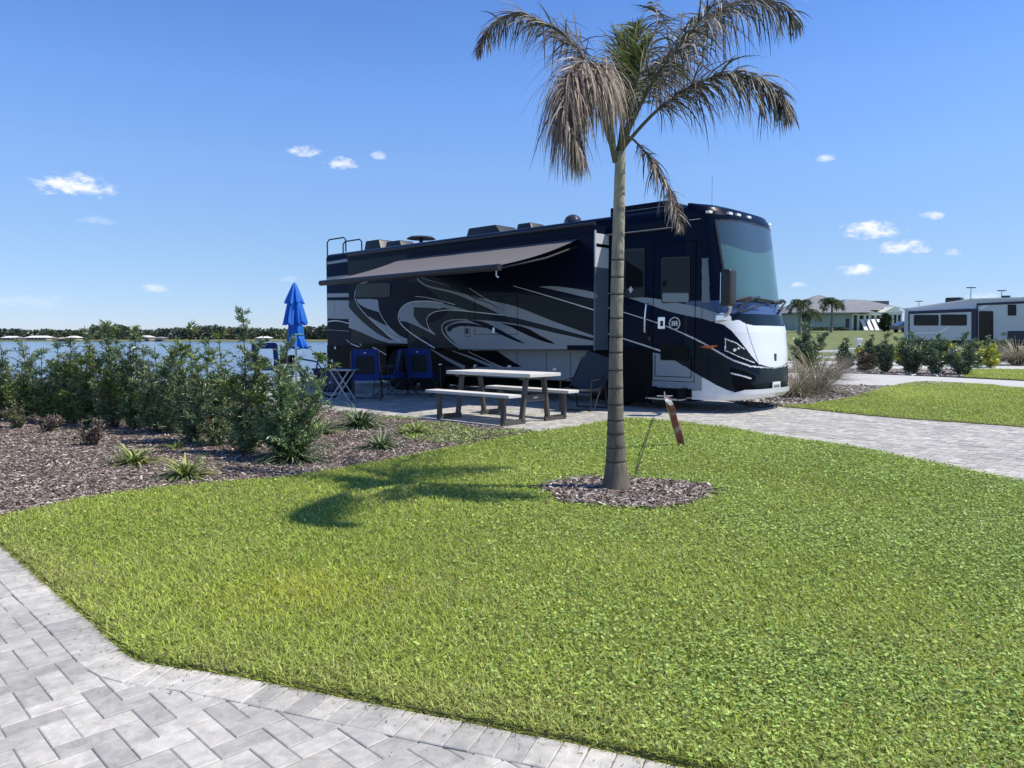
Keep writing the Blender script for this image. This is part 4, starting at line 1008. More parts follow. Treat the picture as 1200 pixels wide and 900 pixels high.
frond([(727,178,Y0),(748,152,Y0-.1),(774,126,Y0-.2),(808,102,Y0-.3),(846,88,Y0-.4),(882,90,Y0-.5),(910,108,Y0-.55),(926,134,Y0-.6)], 400, .50, darkL, .9, .26, .15, spread=.6)
frond([(724,176,Y0),(735,160,Y0-.15),(756,178,Y0-.4),(776,208,Y0-.55),(790,240,Y0-.65),(797,268,Y0-.7)], 190, .26, brownL, .9, .30, .1, spread=.5, wide=.010, rr=.012)
frond([(724,182,Y0),(736,125,Y0+.4),(760,85,Y0+.9),(782,75,Y0+1.4),(800,90,Y0+1.8)], 200, .5, darkL, 1.1, .32, .1)
frond([(721,182,Y0),(714,130,Y0+.4),(700,98,Y0+.8),(690,92,Y0+1.2),(682,108,Y0+1.5)], 120, .45, mixL, 1.1, .38, .1)
# crownshaft stalk bases
for (a, c) in (((722,190,Y0),(711,140,Y0-.12)), ((723,190,Y0),(741,140,Y0+.03)), ((723,190,Y0),(731,150,Y0+.08))):
    q = MB(); A0, A1 = lp_(D(*a)), lp_(D(*c)); q.tube([A0, A0.lerp(A1, .5), A1], [.030, .027, .015], 8); q.build('leaf_base', rach_m, PALM, smooth=True)
# guy line to the ground stake
gw = MB(); gw.tube([D(742,566,G(742,568)[1]), D(754,527,7.9), D(766,489,G(768,494)[1])], .006, 6)
tag(gw.build('guy_line', mat('dark_cord', (.02,.02,.02), .8)), 'thin black cord rising from the mulch beside the palm trunk', 'cord')

# ================================================================== garden flag seen edge on
fx, fy = G(796, 524)
FL = empty('garden_flag', (fx, fy, 0), 0, 'weathered red and white banner on a short leaning stake on the lawn edge', 'flag')
q = MB(); a = Vector((0, 0, 0)); top = D(779, 464, fy-.25)-Vector((fx, fy, 0)); q.tube([a, top], .013, 8); q.tube([top+Vector((-.09, 0, 0)), top+Vector((.09, 0, 0))], .006, 6); q.tube([top, top+Vector((-.005, 0, .05))], .007, 6); q.build('stake', alum, FL, smooth=True)
redm = bpy.data.materials.new('faded_flag'); redm.use_nodes = True
N, L = redm.node_tree.nodes, redm.node_tree.links; b = N['Principled BSDF']; b.inputs['Roughness'].default_value = .8
tcn = N.new('ShaderNodeTexCoord'); n1 = N.new('ShaderNodeTexNoise'); n1.inputs['Scale'].default_value = 9; L.new(tcn.outputs['Object'], n1.inputs['Vector'])
r = N.new('ShaderNodeValToRGB'); r.color_ramp.elements[0].position = .47; r.color_ramp.elements[0].color = (.30, .085, .085, 1); r.color_ramp.elements[1].position = .60; r.color_ramp.elements[1].color = (.46, .30, .28, 1)
L.new(n1.outputs[0], r.inputs[0]); L.new(r.outputs[0], b.inputs['Base Color'])
q = MB(); m = 14; V = []
for i in range(m+1):
    t = i/m; c_ = top.lerp(Vector((0, 0, .02)), t*.96); wv = .030+.018*min(1, t*4)+.006*math.sin(t*11)
    for j, k_ in enumerate((-1, -.3, .4, 1)):
        V.append(c_ + Vector((k_*wv+.028, .012*math.sin(t*9+k_*2)-.03, -.02*k_)))
for i in range(m):
    for j in range(3): q.add([], [], 0)
q.add(V, [(i*4+j, i*4+j+1, (i+1)*4+j+1, (i+1)*4+j) for i in range(m) for j in range(3)]); fo = q.build('cloth', redm, FL, smooth=True, fix=False)
sm = fo.modifiers.new('s', 'SOLIDIFY'); sm.thickness = .004
q = MB(); V = [top+Vector((-.015, -.02, .0)), top+Vector((.075, -.045, -.06)), top+Vector((.085, -.05, -.10)), top+Vector((.05, -.05, -.11)), top+Vector((.0, -.045, -.06))]
q.add(V, [(0,1,2,3,4)]); fo = q.build('white_corner', mat('flag_white', (.7,.68,.66), .8), FL, fix=False); sm = fo.modifiers.new('s', 'SOLIDIFY'); sm.thickness = .004

# ================================================================== picnic table
wood_w = mat('weathered_top', (.62,.60,.57), .7, var=.12, vscale=3, vstretch=(1, 14, 14), bump=.2, bscale=30)
steel_d = mat('bronze_steel', (.075,.068,.06), .5, var=.15, vscale=4)
TB = empty('picnic_table', (-.165, 12.02, 0), RZ, 'white topped picnic table with attached benches on the patio by the motorhome', 'picnic table')
# local x along the coach, y away from the camera
Lt = 1.86
q = MB(); q.box(-Lt/2, Lt/2, -.36, .36, .71, .765); q.build('table_top', wood_w, TB, bevel=.008)
for s in (-1, 1):
    q = MB(); q.box(-Lt/2, Lt/2, s*.68-.135, s*.68+.135, .425, .47); q.build('bench', wood_w, TB, bevel=.008)
for e_ in (-1, 1):
    q = MB(); x = e_*(Lt/2-.22); W_ = .07
    for s in (-1, 1):
        q.beam((x, s*.20, .71), (x, s*.30, .06), .05, .075, up=(1, 0, 0)); q.beam((x, s*.70, .425), (x, s*.70, .05), .05, .075, up=(1, 0, 0))
        q.beam((x, s*.24, .04), (x, s*.74, .04), .05, .075, up=(0, 0, 1))
    q.beam((x, -.26, .38), (x, .26, .38), .045, .10, up=(0, 0, 1)); q.beam((x, -.33, .69), (x, .33, .69), .05, .04)
    q.build('leg_frame', steel_d, TB)
q = MB(); q.box(Lt/2-.197, Lt/2-.194, -.06, .04, .375, .395); q.build('badge', silver_p, TB)

# ================================================================== folding chairs, side table, bicycle, parasol
blue_f = mat('royal_blue_fabric', (.008, .036, .20), .8); mesh_d = mat('dark_mesh', (.018, .020, .022), .85); tube_m = mat('grey_tube', (.10,.10,.105), .4, metal=.5)
tube_l = mat('light_tube', (.50,.50,.50), .4, metal=.3)
def blue_chair(loc, rz, label, grp='blue folding camp chairs', open_back=False):
    c_ = empty('camp_chair', loc, rz, label, 'camp chair', grp)
    def rr_(x, z0, z1, r, n=5):
        P = []
        for cx, cz, a0 in ((x-r, z1-r, 0), (-x+r, z1-r, 90), (-x+r, z0+r, 180), (x-r, z0+r, 270)):
            for k in range(n+1): a = math.radians(a0+90*k/n); P.append((cx+r*math.cos(a), cz+r*math.sin(a)))
        return P
    def slouch(x, z, y): return (x, y + .05*math.cos(x*5.2) - .05 + .24 + (z-.46)*.22 - .02*math.sin((z-.46)*5), z)
    q = MB(); O_, I_ = rr_(.29, .46, 1.07, .07), rr_(.185, .55, .93, .03); m = len(O_)
    V = [slouch(x, z, y) for y in (0, .035) for x, z in O_] + [slouch(x, z, y) for y in (0, .035) for x, z in I_]
    for j in range(m):
        k = (j+1) % m; q.add([], [])
    q.add(V, [f for j in range(m) for k in [(j+1) % m] for f in ((j, k, 2*m+k, 2*m+j), (m+j, 3*m+j, 3*m+k, m+k), (j, m+j, m+k, k), (2*m+j, 2*m+k, 3*m+k, 3*m+j))])
    q.build('backrest', blue_f, c_, smooth=True)
    if not open_back:
        q = MB(); V = [slouch(-.19+.38*i/6, .545+.39*j/6, .012) for j in range(7) for i in range(7)]; q.add(V, [(j*7+i, j*7+i+1, (j+1)*7+i+1, (j+1)*7+i) for j in range(6) for i in range(6)])
        V = [slouch(-.19+.38*i/6, .545+.39*j/6, .020) for j in range(7) for i in range(7)]; q.add(V, [(j*7+i, (j+1)*7+i, (j+1)*7+i+1, j*7+i+1) for j in range(6) for i in range(6)]); q.build('mesh_panel', mesh_d, c_, smooth=True, fix=False)
    q = MB(); q.box(-.27, .27, -.26, .24, .42, .47); q.build('seat', blue_f, c_, bevel=.015)
    for s in (-1, 1):
        q = MB(); q.box(s*.31-.035, s*.31+.035, -.26, .22, .66, .69); q.build('armrest', plast, c_, bevel=.01)
        q = MB(); q.tube([(s*.28, .37, 1.04), (s*.29, .29, .60), (s*.29, .22, .66), (s*.29, -.24, .66), (s*.30, -.30, .02)], .013, 8); q.tube([(s*.29, -.22, .42), (s*.30, .34, .02)], .013, 8); q.tube([(s*.29, .22, .44), (s*.30, -.28, .02)], .013, 8)
        q.build('side_frame', tube_m, c_, smooth=True)
    q = MB(); q.tube([(-.29, -.28, .05), (.29, .30, .05)], .011, 6); q.tube([(.29, -.28, .05), (-.29, .30, .05)], .011, 6); q.build('cross_brace', tube_m, c_)
    q = MB(); q.box(-.02, .02, .395, .400, .985, 1.01); q.build('tag', silver_p, c_)
    return c_
g = G(428, 470); blue_chair((g[0], g[1]+.2, 0), math.radians(186), 'blue folding chair with dark mesh back beside the small folding table')
g = G(497, 464.5); blue_chair((g[0], g[1], 0), math.radians(165), 'blue folding chair farthest right under the awning, behind the picnic bench')
g = G(457, 466); blue_chair((g[0], g[1]+.3, 0), math.radians(250), 'blue folding chair turned sideways between two others under the awning')
g = G(309, 462); blue_chair((g[0], g[1]+.4, .12), math.radians(184), 'blue folding chair out by the lake, showing through the hedge below the closed parasol', open_back=True)
# small folding table
g = G(402, 471); ft = empty('folding_side_table', (g[0]+.0, g[1], 0), math.radians(-12), 'small pale folding table with crossed legs left of the blue chairs', 'side table')
q = MB(); q.box(-.27, .27, -.2, .2, .64, .665); q.build('table_top', tube_l, ft, bevel=.008)
for y in (-.15, .15):
    q = MB(); q.tube([(-.20, y, .64), (.22, y, .01)], .014, 8); q.tube([(.20, y, .64), (-.24, y, .01)], .014, 8); q.build('leg', tube_l, ft, smooth=True)
for x in (-.23, .21):
    q = MB(); q.tube([(x, -.17, .03), (x, .17, .03)], .014, 8); q.build('foot_bar', tube_l, ft)
# reclining patio chair in front of the wheel
g = D(686, 470, 13.5); rc = empty('reclining_chair', (g[0], g[1], 0), RZ+math.radians(12), 'charcoal sling reclining chair beside the front wheel', 'reclining chair')
q = MB(); q.beam((.0, -.02, .36), (.16, .34, .98), .58, .025, up=(0, 1, .3)); q.build('backrest', mat('charcoal_sling', (.035,.042,.052), .8), rc)
q = MB(); q.box(-.27, .30, -.48, .02, .36, .385); q.build('seat', MATS['charcoal_sling'], rc, bevel=.01)
for s in (-1, 1):
    q = MB(); q.tube([(s*.30, -.5, .38), (s*.30, -.05, .40), (s*.30+.1, .30, .95)], .014, 8); q.tube([(s*.30, -.40, .55), (s*.30, .15, .57), (s*.30, .28, .02)], .014, 8); q.tube([(s*.30, -.40, .55), (s*.30, -.42, .02)], .014, 8); q.tube([(s*.30, .10, .55), (s*.30, -.30, .02)], .014, 8); q.build('side_frame', plast, rc, smooth=True)
q = MB(); q.tube([(-.3, .26, .04), (.3, .26, .04)], .014, 8); q.tube([(-.3, -.42, .04), (.3, -.42, .04)], .014, 8); q.build('cross_bar', plast, rc)
# bicycles parked at the tail
def bicycle(loc, rz, label, col):
    bk = empty('bicycle', loc, rz, label, 'bicycle', None)
    for x in (-.52, .52):
        w_ = empty('wheel', (x, 0, .34)); w_.parent = bk
        q = MB(); q.torus((0, 0, 0), .32, .024, 'y', 36, 8); q.build('tyre', rub, w_, smooth=True)
        q = MB(); q.torus((0, 0, 0), .295, .010, 'y', 36, 6)
        for k_ in range(12):
            a = k_*math.pi/6; q.tube([(0, .012*(-1)**k_, 0), (.295*math.cos(a), 0, .295*math.sin(a))], .002, 4)
        q.tube([(0, -.05, 0), (0, .05, 0)], .02, 8); q.build('rim', alum, w_)
    q = MB(); m_ = [(.52, 0, .34), (.40, 0, .82), (.36, 0, .95)]
    q.tube(m_, .018, 8); q.tube([(.40, 0, .80), (-.08, 0, .30)], .02, 8); q.tube([(.39, 0, .86), (-.18, 0, .78)], .018, 8); q.tube([(-.08, 0, .30), (-.22, 0, .92)], .017, 8)
    q.tube([(-.52, 0, .34), (-.08, 0, .30)], .012, 6); q.tube([(-.52, 0, .34), (-.18, 0, .76)], .012, 6); q.build('frame', col, bk, smooth=True)
    q = MB(); q.tube([(.36, 0, .95), (.36, 0, 1.05), (.30, -.30, 1.10), (.20, -.33, 1.10)], .013, 8); q.tube([(.36, 0, 1.05), (.30, .30, 1.10), (.20, .33, 1.10)], .013, 8); q.build('handlebar', plast, bk, smooth=True)
    q = MB(); q.hexa([(-.36, -.07, .93), (-.06, -.02, .93), (-.06, .02, .93), (-.36, .07, .93), (-.36, -.08, .98), (-.06, -.02, .97), (-.06, .02, .97), (-.36, .08, .98)]); q.build('saddle', plast, bk, bevel=.01)
    q = MB(); q.torus((-.08, -.05, .30), .085, .008, 'y', 20, 6); q.tube([(-.08, -.06, .30), (.02, -.09, .17)], .01, 6); q.tube([(-.08, .06, .30), (-.18, .09, .43)], .01, 6); q.build('crank', alum, bk)
    q = MB(); q.box(.44, .70, -.13, .13, .72, .92); q.build('basket', plast, bk, bevel=.01)
g = G(371, 466); bicycle((g[0]-.15, g[1]+.1, 0), math.radians(160), 'blue framed bicycle with black basket parked at the tail of the motorhome', blue_f)
# blue storage tote beyond the folding table
g = G(381, 462); tt = empty('storage_tote', (g[0], g[1]+.9, 0), math.radians(-20), 'large blue storage tote beside the bicycle at the tail of the motorhome', 'tote')
q = MB(); q.hexa([(-.36, -.24, 0), (.36, -.24, 0), (.36, .24, 0), (-.36, .24, 0), (-.42, -.28, .52), (.42, -.28, .52), (.42, .28, .52), (-.42, .28, .52)]); q.build('bin', mat('dark_blue_plastic', (.006,.016,.07), .5), tt, bevel=.02)
q = MB(); q.box(-.44, .44, -.30, .30, .52, .57); q.build('lid', plast, tt, bevel=.015)
# closed parasol
pa = D(347, 440, 15.6); PS = empty('parasol', (pa.x, pa.y, 0), 0, 'closed bright blue tiered parasol standing beyond the hedge', 'parasol')
q = MB(); q.tube([(0, 0, 0), (0, 0, 2.42)], .022, 10); q.build('pole', alum, PS, smooth=True)
q = MB(); q.tube([(0, 0, 0), (0, 0, .08), (0, 0, .12)], [.26, .26, .05], 20); q.build('base', plast, PS)
bright = mat('parasol_blue', (.015, .17, .68), .6, trans=.12)
def skirt(z0, z1, r0, r1, nf, jag, seed, sq=1.0):
    q = MB(); rr = random.Random(seed); n = 96; m = 9; V = []
    for i in range(m+1):
        t = i/m; z = z0+(z1-z0)*t
        for j in range(n):
            a = 2*math.pi*j/n; fold = 1+(.26*math.sin(a*nf+seed+1.2*math.sin(t*2))+.16*math.sin(a*(nf*2-3)+seed))*(.35+.65*t)
            rad_ = (r0+(r1-r0)*t**.8)*fold
            V.append((rad_*math.cos(a), rad_*math.sin(a)*sq, z - (jag*math.sin(a*nf+seed)*t)))
    q.add(V, [(i*n+j, i*n+(j+1) % n, (i+1)*n+(j+1) % n, (i+1)*n+j) for i in range(m) for j in range(n)]); q.add([(0, 0, z0+.02)], [], 0)
    return q.build('canopy', bright, PS, smooth=True, fix=False)
skirt(2.44, 2.03, .02, .155, 7, .03, 1); skirt(2.14, 1.60, .11, .20, 8, .04, 2); skirt(1.70, 1.25, .13, .135, 6, .03, 4); skirt(1.38, 1.10, .12, .20, 8, .03, 5)
q = MB(); q.torus((0, 0, 1.37), .145, .018, 'z', 24, 6); q.build('tie_strap', mat('teal_strap', (.06,.30,.25), .7), PS, smooth=True)

# ================================================================== SHRUBS
pod_m = mat('podocarpus_leaf', (.05, .09, .04), .38, attr='tint', trans=.2, spec=.6)
twig_m = mat('twig', (.10, .075, .05), .9)
pod = np.array([[.09,.155,.08],[.065,.12,.065],[.13,.20,.10],[.17,.25,.13],[.27,.34,.22],[.055,.10,.06]])
pod_y = np.array([[.18,.25,.05],[.12,.20,.05],[.25,.32,.07]])
def leafcloud(P, dirs, Ls, Ws, cols):
    n = len(P); side_ = np.cross(dirs, rng.normal(0, 1, (n, 3))); side_ /= np.linalg.norm(side_, axis=1, keepdims=True)+1e-9
    a = P; m1 = P+dirs*(Ls*.45)[:, None]; tip = P+dirs*Ls[:, None] + np.array([0, 0, -1.])*(Ls*.12)[:, None]
    V = np.stack([a, m1-side_*(Ws/2)[:, None], tip, m1+side_*(Ws/2)[:, None]], 1)
    k = np.arange(n)*4; q = np.stack([k, k+1, k+2, k+3], 1)
    return V.reshape(-1, 3), q.reshape(-1), np.repeat(cols, 4, 0)
def shrub(name, loc, h, w, nst, nl, label, grp, pal=pod, pal2=None, Ll=.075, Wl=.012, cat='shrub', top=None, upr=.5, fullness=.5, seed=0, z0=.0, frac2=.25, parts=True):
    rs = random.Random(seed)
    root = empty(name, (loc[0], loc[1], 0), 0, label, cat, grp)
    Ps = []; Ds = []; tw = MB()
    for i in range(nst):
        a = rs.uniform(0, 6.28); rr_ = w*.42*rs.uniform(.1, 1)*(0 if (i == 0) else 1); hh = h*(1 if i == 0 else rs.uniform(.45, .86))
        b0 = Vector((rr_*.25*math.cos(a), rr_*.25*math.sin(a), 0)); b1 = Vector((rr_*math.cos(a), rr_*math.sin(a), hh))
        mid = b0.lerp(b1, .5)+Vector((rs.uniform(-.04, .04), rs.uniform(-.04, .04), 0))
        S_ = bz([b0, mid, b1], 8); tw.tube(S_, [.010*(1-.8*k/(len(S_)-1))+.002 for k in range(len(S_))], 5)
        # side branches
        nb = int(hh*24)
        for k in range(nb):
            t = rs.uniform(.08, .98); p = S_[min(int(t*16), 16)] if len(S_) > 16 else S_[int(t*(len(S_)-1))]
            ba = rs.uniform(0, 6.28); bl = w*.27*(1-t)**.5*rs.uniform(.4, 1.3)+.04; up_ = rs.uniform(.35, 1.3)
            bd = Vector((math.cos(ba), math.sin(ba), up_)).normalized(); e_ = p+bd*bl
            if e_.z > h: e_.z = h
            tw.tube([p, e_], [.004, .0015], 3, caps=False)
            m_ = max(4, int(nl/(nst*nb)))
            for _ in range(m_):
                s = rs.uniform(.12, 1.05); q_ = p.lerp(e_, s)
                d = (bd*.7+Vector((rs.gauss(0, .6), rs.gauss(0, .6), rs.gauss(.25, .5)))).normalized(); Ps.append(tuple(q_)); Ds.append(tuple(d))
        for _ in range(int(nl*.12/nst)):
            s = rs.uniform(.05, 1.0); q_ = S_[int(s*(len(S_)-1))]; d = Vector((rs.gauss(0, .6), rs.gauss(0, .6), .5)).normalized(); Ps.append(tuple(q_)); Ds.append(tuple(d))
    Pn = np.array(Ps); Dn = np.array(Ds); n = len(Pn); Pn += rng.normal(0, .008, (n, 3)); Pn[:, 2] = np.maximum(Pn[:, 2], .02)
    clump = fbm(Pn[:, 0]*3+loc[0], Pn[:, 2]*3+Pn[:, 1]*3, 1.6, 31)
    col = pal[rng.integers(0, len(pal), n)]*rng.uniform(.65, 1.4, (n, 1))
    if pal2 is not None:
        k2 = (clump > .25) & (rng.uniform(0, 1, n) < frac2*2); col[k2] = (pal2[rng.integers(0, len(pal2), n)]*rng.uniform(.7, 1.3, (n, 1)))[k2]
    V, q, cc = leafcloud(Pn, Dn, Ll*rng.uniform(.6, 1.3, n), Wl*rng.uniform(.7, 1.3, n), col)
    fo = np_mesh('foliage', V, q, 4, cc, pod_m); fo.parent = root
    tw.build('stems', twig_m, root, fix=False)
    return root
hedge = [ # px, base y, top y, width m, stems, leaves, ...
    (4, 492, 403, .95, 5, 2600), (29, 494, 399, 1.0, 5, 2600), (52, 496, 408, .8, 4, 2200), (70, 497, 400, .8, 4, 2200), (86, 498, 398, .8, 4, 2400), (107, 500, 386, .9, 5, 3000),
    (131, 502, 377, .95, 5, 3400), (160, 504, 383, .85, 6, 3800), (184, 508, 406, .75, 4, 2200), (202, 510, 404, .7, 4, 2000), (225, 520, 377, .85, 5, 3400),
    (259, 524, 391, .95, 5, 2800), (288, 534, 362, .85, 5, 3400), (338, 540, 398, 1.3, 9, 6200)]
ordn = ['first', 'second', 'third', 'fourth', 'fifth', 'sixth', 'seventh', 'eighth', 'ninth', 'tenth', 'eleventh', 'twelfth', 'thirteenth', 'last']
names_ = {6: 'tall bushy hedge shrub rising well above the lake, seventh from the left edge', 7: 'dense dark reddish-topped hedge shrub, eighth from the left edge',
          10: 'tall slim hedge shrub, fourth from the right end of the row', 12: 'tallest hedge shrub with a thin pointed leader, just left of the big bushy one', 13: 'broad sunlit shrub at the right end of the hedge, below the blue parasol'}
for i, (px, by, ty, w_, ns, nl) in enumerate(hedge):
    x, y = G(px, by); top = D(px, ty, y).z
    lab = names_.get(i, 'dark green upright hedge shrub by the lake, %s from the left edge' % ordn[i])
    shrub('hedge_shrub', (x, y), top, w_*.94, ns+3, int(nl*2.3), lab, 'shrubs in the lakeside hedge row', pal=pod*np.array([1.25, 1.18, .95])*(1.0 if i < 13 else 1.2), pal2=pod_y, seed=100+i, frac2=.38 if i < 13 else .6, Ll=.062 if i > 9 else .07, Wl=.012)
for i, (px, by) in enumerate([(-40, 490), (-85, 488)]): pass
dead = np.array([[.14,.10,.09],[.20,.15,.13],[.09,.07,.06],[.12,.14,.06],[.26,.21,.19]])
for (px, by, ty, w_, lab) in [(110, 524, 489, .55, 'small brown half-bare shrub in the mulch, nearest of the three'), (58, 508, 485, .6, 'small brown half-bare shrub in the mulch, between the other two'), (22, 503, 470, .55, 'small thin shrub with green tips in the mulch at the left edge')]:
    x, y = G(px, by); shrub('bare_shrub', (x, y), D(px, ty, y).z, w_, 6, 900, lab, 'small half-bare shrubs in the mulch', pal=dead if px > 30 else np.concatenate([dead, pod_y]), seed=px, Ll=.05, Wl=.014)
# strap-leaved tufts
lily_m = mat('lily_leaf', (.2, .3, .1), .5, attr='tint', trans=.2)
def tuft(loc, R, h, n, label, cat='lily', name='flax_lily', grp='strap-leaved tufts in the mulch bed', pal=None, wid=.018, seed=0):
    g_ = np.random.default_rng(seed)
    if pal is None: pal = np.array([[.20,.28,.06],[.30,.36,.12],[.12,.20,.04],[.48,.48,.22],[.10,.15,.03],[.36,.40,.10]])
    az = g_.uniform(0, 6.28, n); el = g_.uniform(.5, 1.45, n); L = g_.uniform(.6, 1.1, n)*h*1.75; b0 = g_.uniform(0, R*.22, n)
    d = np.stack([np.cos(az)*np.cos(el), np.sin(az)*np.cos(el), np.sin(el)], 1); p = np.stack([np.cos(az)*b0, np.sin(az)*b0, np.zeros(n)], 1)
    sd_ = np.stack([-np.sin(az), np.cos(az), np.zeros(n)], 1); rows = []; K = 5
    for k in range(K+1):
        wk = wid*[.7, 1, 1, .85, .55, .08][k]; rows += [p-sd_*wk/2, p+sd_*wk/2]
        d = d+np.stack([np.cos(az)*.12, np.sin(az)*.12, np.full(n, -.20)], 1)*1.1; d /= np.linalg.norm(d, axis=1, keepdims=True); p = p+d*(L/K)[:, None]; p[:, 2] = np.maximum(p[:, 2], .01)
    V = np.stack(rows, 1); nv = 2*(K+1); kk = np.arange(n)*nv
    q = np.stack([np.stack([kk+2*k, kk+2*k+1, kk+2*k+3, kk+2*k+2], 1) for k in range(K)], 1)
    col = np.repeat(pal[g_.integers(0, len(pal), n)]*g_.uniform(.7, 1.3, (n, 1)), nv, 0)
    o = np_mesh(name, V.reshape(-1, 3), q.reshape(-1), 4, col, lily_m); o.location = (loc[0], loc[1], 0.01)
    tag(o, label, cat, grp); return o
dkg = np.array([[.06,.12,.04],[.10,.18,.06],[.16,.24,.10],[.34,.38,.24],[.05,.09,.03]])
for i, (px, by, R, h, n, lab, pal) in enumerate([
    (158, 545, .28, .20, 130, 'striped yellow-green strap-leaved tuft in open mulch, the farther of the left pair', None),
    (218, 561, .28, .19, 140, 'bright yellow-green strap-leaved tuft at the lawn edge, left of the hedge end', None),
    (343, 542, .33, .27, 240, 'dense dark tuft at the foot of the last big hedge shrub', dkg),
    (372, 510, .40, .26, 170, 'tuft half hidden just right of the last hedge shrub', None),
    (422, 502, .42, .32, 260, 'dark green tuft against the patio edge under the blue chairs', dkg),
    (447, 527, .24, .20, 150, 'dark green tuft in the mulch in front of the patio', dkg),
    (487, 510, .25, .19, 120, 'small light green tuft left of the picnic table', None),
    (206, 528, .15, .12, 50, 'tiny tuft between the hedge shrubs and the left pair', None)]):
    tuft(G(px, by), R, h, n, lab, pal=pal, seed=i+5)
# low weeds creeping in the mulch
wp_ = sample_poly(bed_poly, None, 5.5, 14, lambda y: (-.6*y, .1*y), lambda y: 900)
mk = fbm(wp_[:, 0], wp_[:, 1], 1.3, 44) > .42; mk &= (wp_[:, 0] > -4.2); wp_ = wp_[mk]
V, I, K = round_leaves(wp_, .016, .02, .9); tag(np_mesh('weeds', V, I, 3, K, grass_m), kind='stuff', label='low green weeds creeping through the mulch', cat='weeds')
# ================================================================== BACKGROUND RIGHT
# shrub behind the coach nose, feathery grasses
x, y = D(941, 430, 23.5).x, 23.5
shrub('nose_shrub', (x, y), D(941, 378, y).z, 1.7, 9, 6500, 'tall leafy green shrub just behind the motorhome nose', None, pal=pod, pal2=pod_y, seed=301, Ll=.11, Wl=.03, frac2=.5)
muh = np.array([[.30,.24,.18],[.22,.17,.12],[.40,.34,.27],[.14,.15,.07],[.20,.22,.10],[.46,.40,.34]])
tuft(G(957, 462), .8, 1.12, 750, 'feathery tan ornamental grass clump beside the side road', 'ornamental grass', 'ornamental_grass', 'feathery ornamental grasses', muh, .008, 51)
tuft(G(934, 466), .6, .85, 560, 'feathery tan ornamental grass clump right against the motorhome bumper', 'ornamental grass', 'ornamental_grass', 'feathery ornamental grasses', muh, .008, 52)
tuft(G(978, 444), .7, .80, 300, 'reddish wispy grass clump at the far side of the gravel bed', 'ornamental grass', 'ornamental_grass', 'feathery ornamental grasses', muh, .012, 53)
tuft(G(1192, 428), 1.2, 1.25, 700, 'feathery grass clump at the right edge in front of the trailer', 'ornamental grass', 'ornamental_grass', 'feathery ornamental grasses', muh, .016, 54)
red = np.array([[.12,.05,.04],[.16,.08,.06],[.08,.05,.03],[.10,.10,.04]])
rs_ = [(990, 434, 396, 1.0, pod, 'small dark shrub left of the reddish shrub across the road'), (1011, 436, 412, 1.2, red, 'low reddish shrub across the side road below the yellow croton'),
       (1021, 434, 393, .8, pod, 'slim dark shrub between two yellow crotons across the road'), (1038, 437, 392, 1.1, pod, 'upright green shrub halfway along the row across the road'),
       (1068, 438, 389, 1.5, pod, 'broad dark shrub before the left end of the trailer'), (1098, 439, 392, 1.6, pod, 'broad dark shrub before the trailer windows'),
       (1130, 440, 390, 1.9, pod, 'largest dark shrub before the trailer, nearest its door'), (1157, 428, 393, 1.2, pod, 'dark shrub in front of the trailer door'), (1175, 424, 391, 1.3, pod, 'dark shrub right of the trailer door')]
for i, (px, by, ty, w_, pal, lab) in enumerate(rs_):
    x, y = G(px, by); shrub('roadside_shrub', (x, y), D(px, ty, y).z, w_*.95, 9, 5000, lab, 'shrubs in the row across the side road', pal=pal, pal2=pod_y, seed=400+i, Ll=.11, Wl=.026, frac2=.2)
cro = np.array([[.50,.48,.07],[.36,.42,.06],[.20,.28,.04],[.60,.55,.12],[.12,.18,.04]])
for i, (px, by, ty, w_, lab) in enumerate([(1014, 428, 406, 1.3, 'yellow croton bush left of the slim dark shrub across the road'), (1029, 428, 405, 1.1, 'yellow croton bush just right of the slim dark shrub across the road'), (1053, 428, 406, 1.6, 'yellow croton bush between the upright green shrub and the trailer end'), (1084, 428, 404, 1.6, 'yellow croton bush below the left trailer window'),
      (1112, 428, 403, 1.4, 'yellow croton bush below the right trailer window'), (1145, 430, 402, 1.6, 'yellow croton bush below the trailer door, left one'), (1161, 431, 407, 1.5, 'lowest yellow croton bush, right of the trailer door')]):
    x, y = G(px, by); shrub('croton_bush', (x, y), D(px, ty, y).z, w_, 6, 700, lab, 'yellow crotons across the side road', pal=cro, seed=500+i, Ll=.22, Wl=.10)
# white picnic tables and utility pedestals on the next pads
wht = mat('white_plastic', (.75,.75,.73), .5)
def far_table(px, Y, label, rz):
    p = D(px, 404, Y); z0 = float(hgt(p.x, Y)); t = empty('white_picnic_table', (p.x, Y, z0), rz, label, 'picnic table', 'white picnic tables on the next pads')
    q = MB(); q.box(-1.1, 1.1, -.38, .38, .70, .76); q.build('table_top', wht, t)
    for s in (-1, 1):
        q = MB(); q.box(-1.1, 1.1, s*.75-.14, s*.75+.14, .42, .47); q.build('bench', wht, t)
        q = MB(); q.beam((s*.8, -.75, .42), (s*.8, .75, .42), .06, .06); q.beam((s*.8, -.2, .7), (s*.8, -.45, 0), .06, .07); q.beam((s*.8, .2, .7), (s*.8, .45, 0), .06, .07); q.build('leg_frame', steel_d, t)
far_table(970, 36, 'white picnic table half hidden behind the feathery grass', 0.15)
far_table(1002, 44, 'white picnic table beside the white pedestal on the farther pad', 0.1)
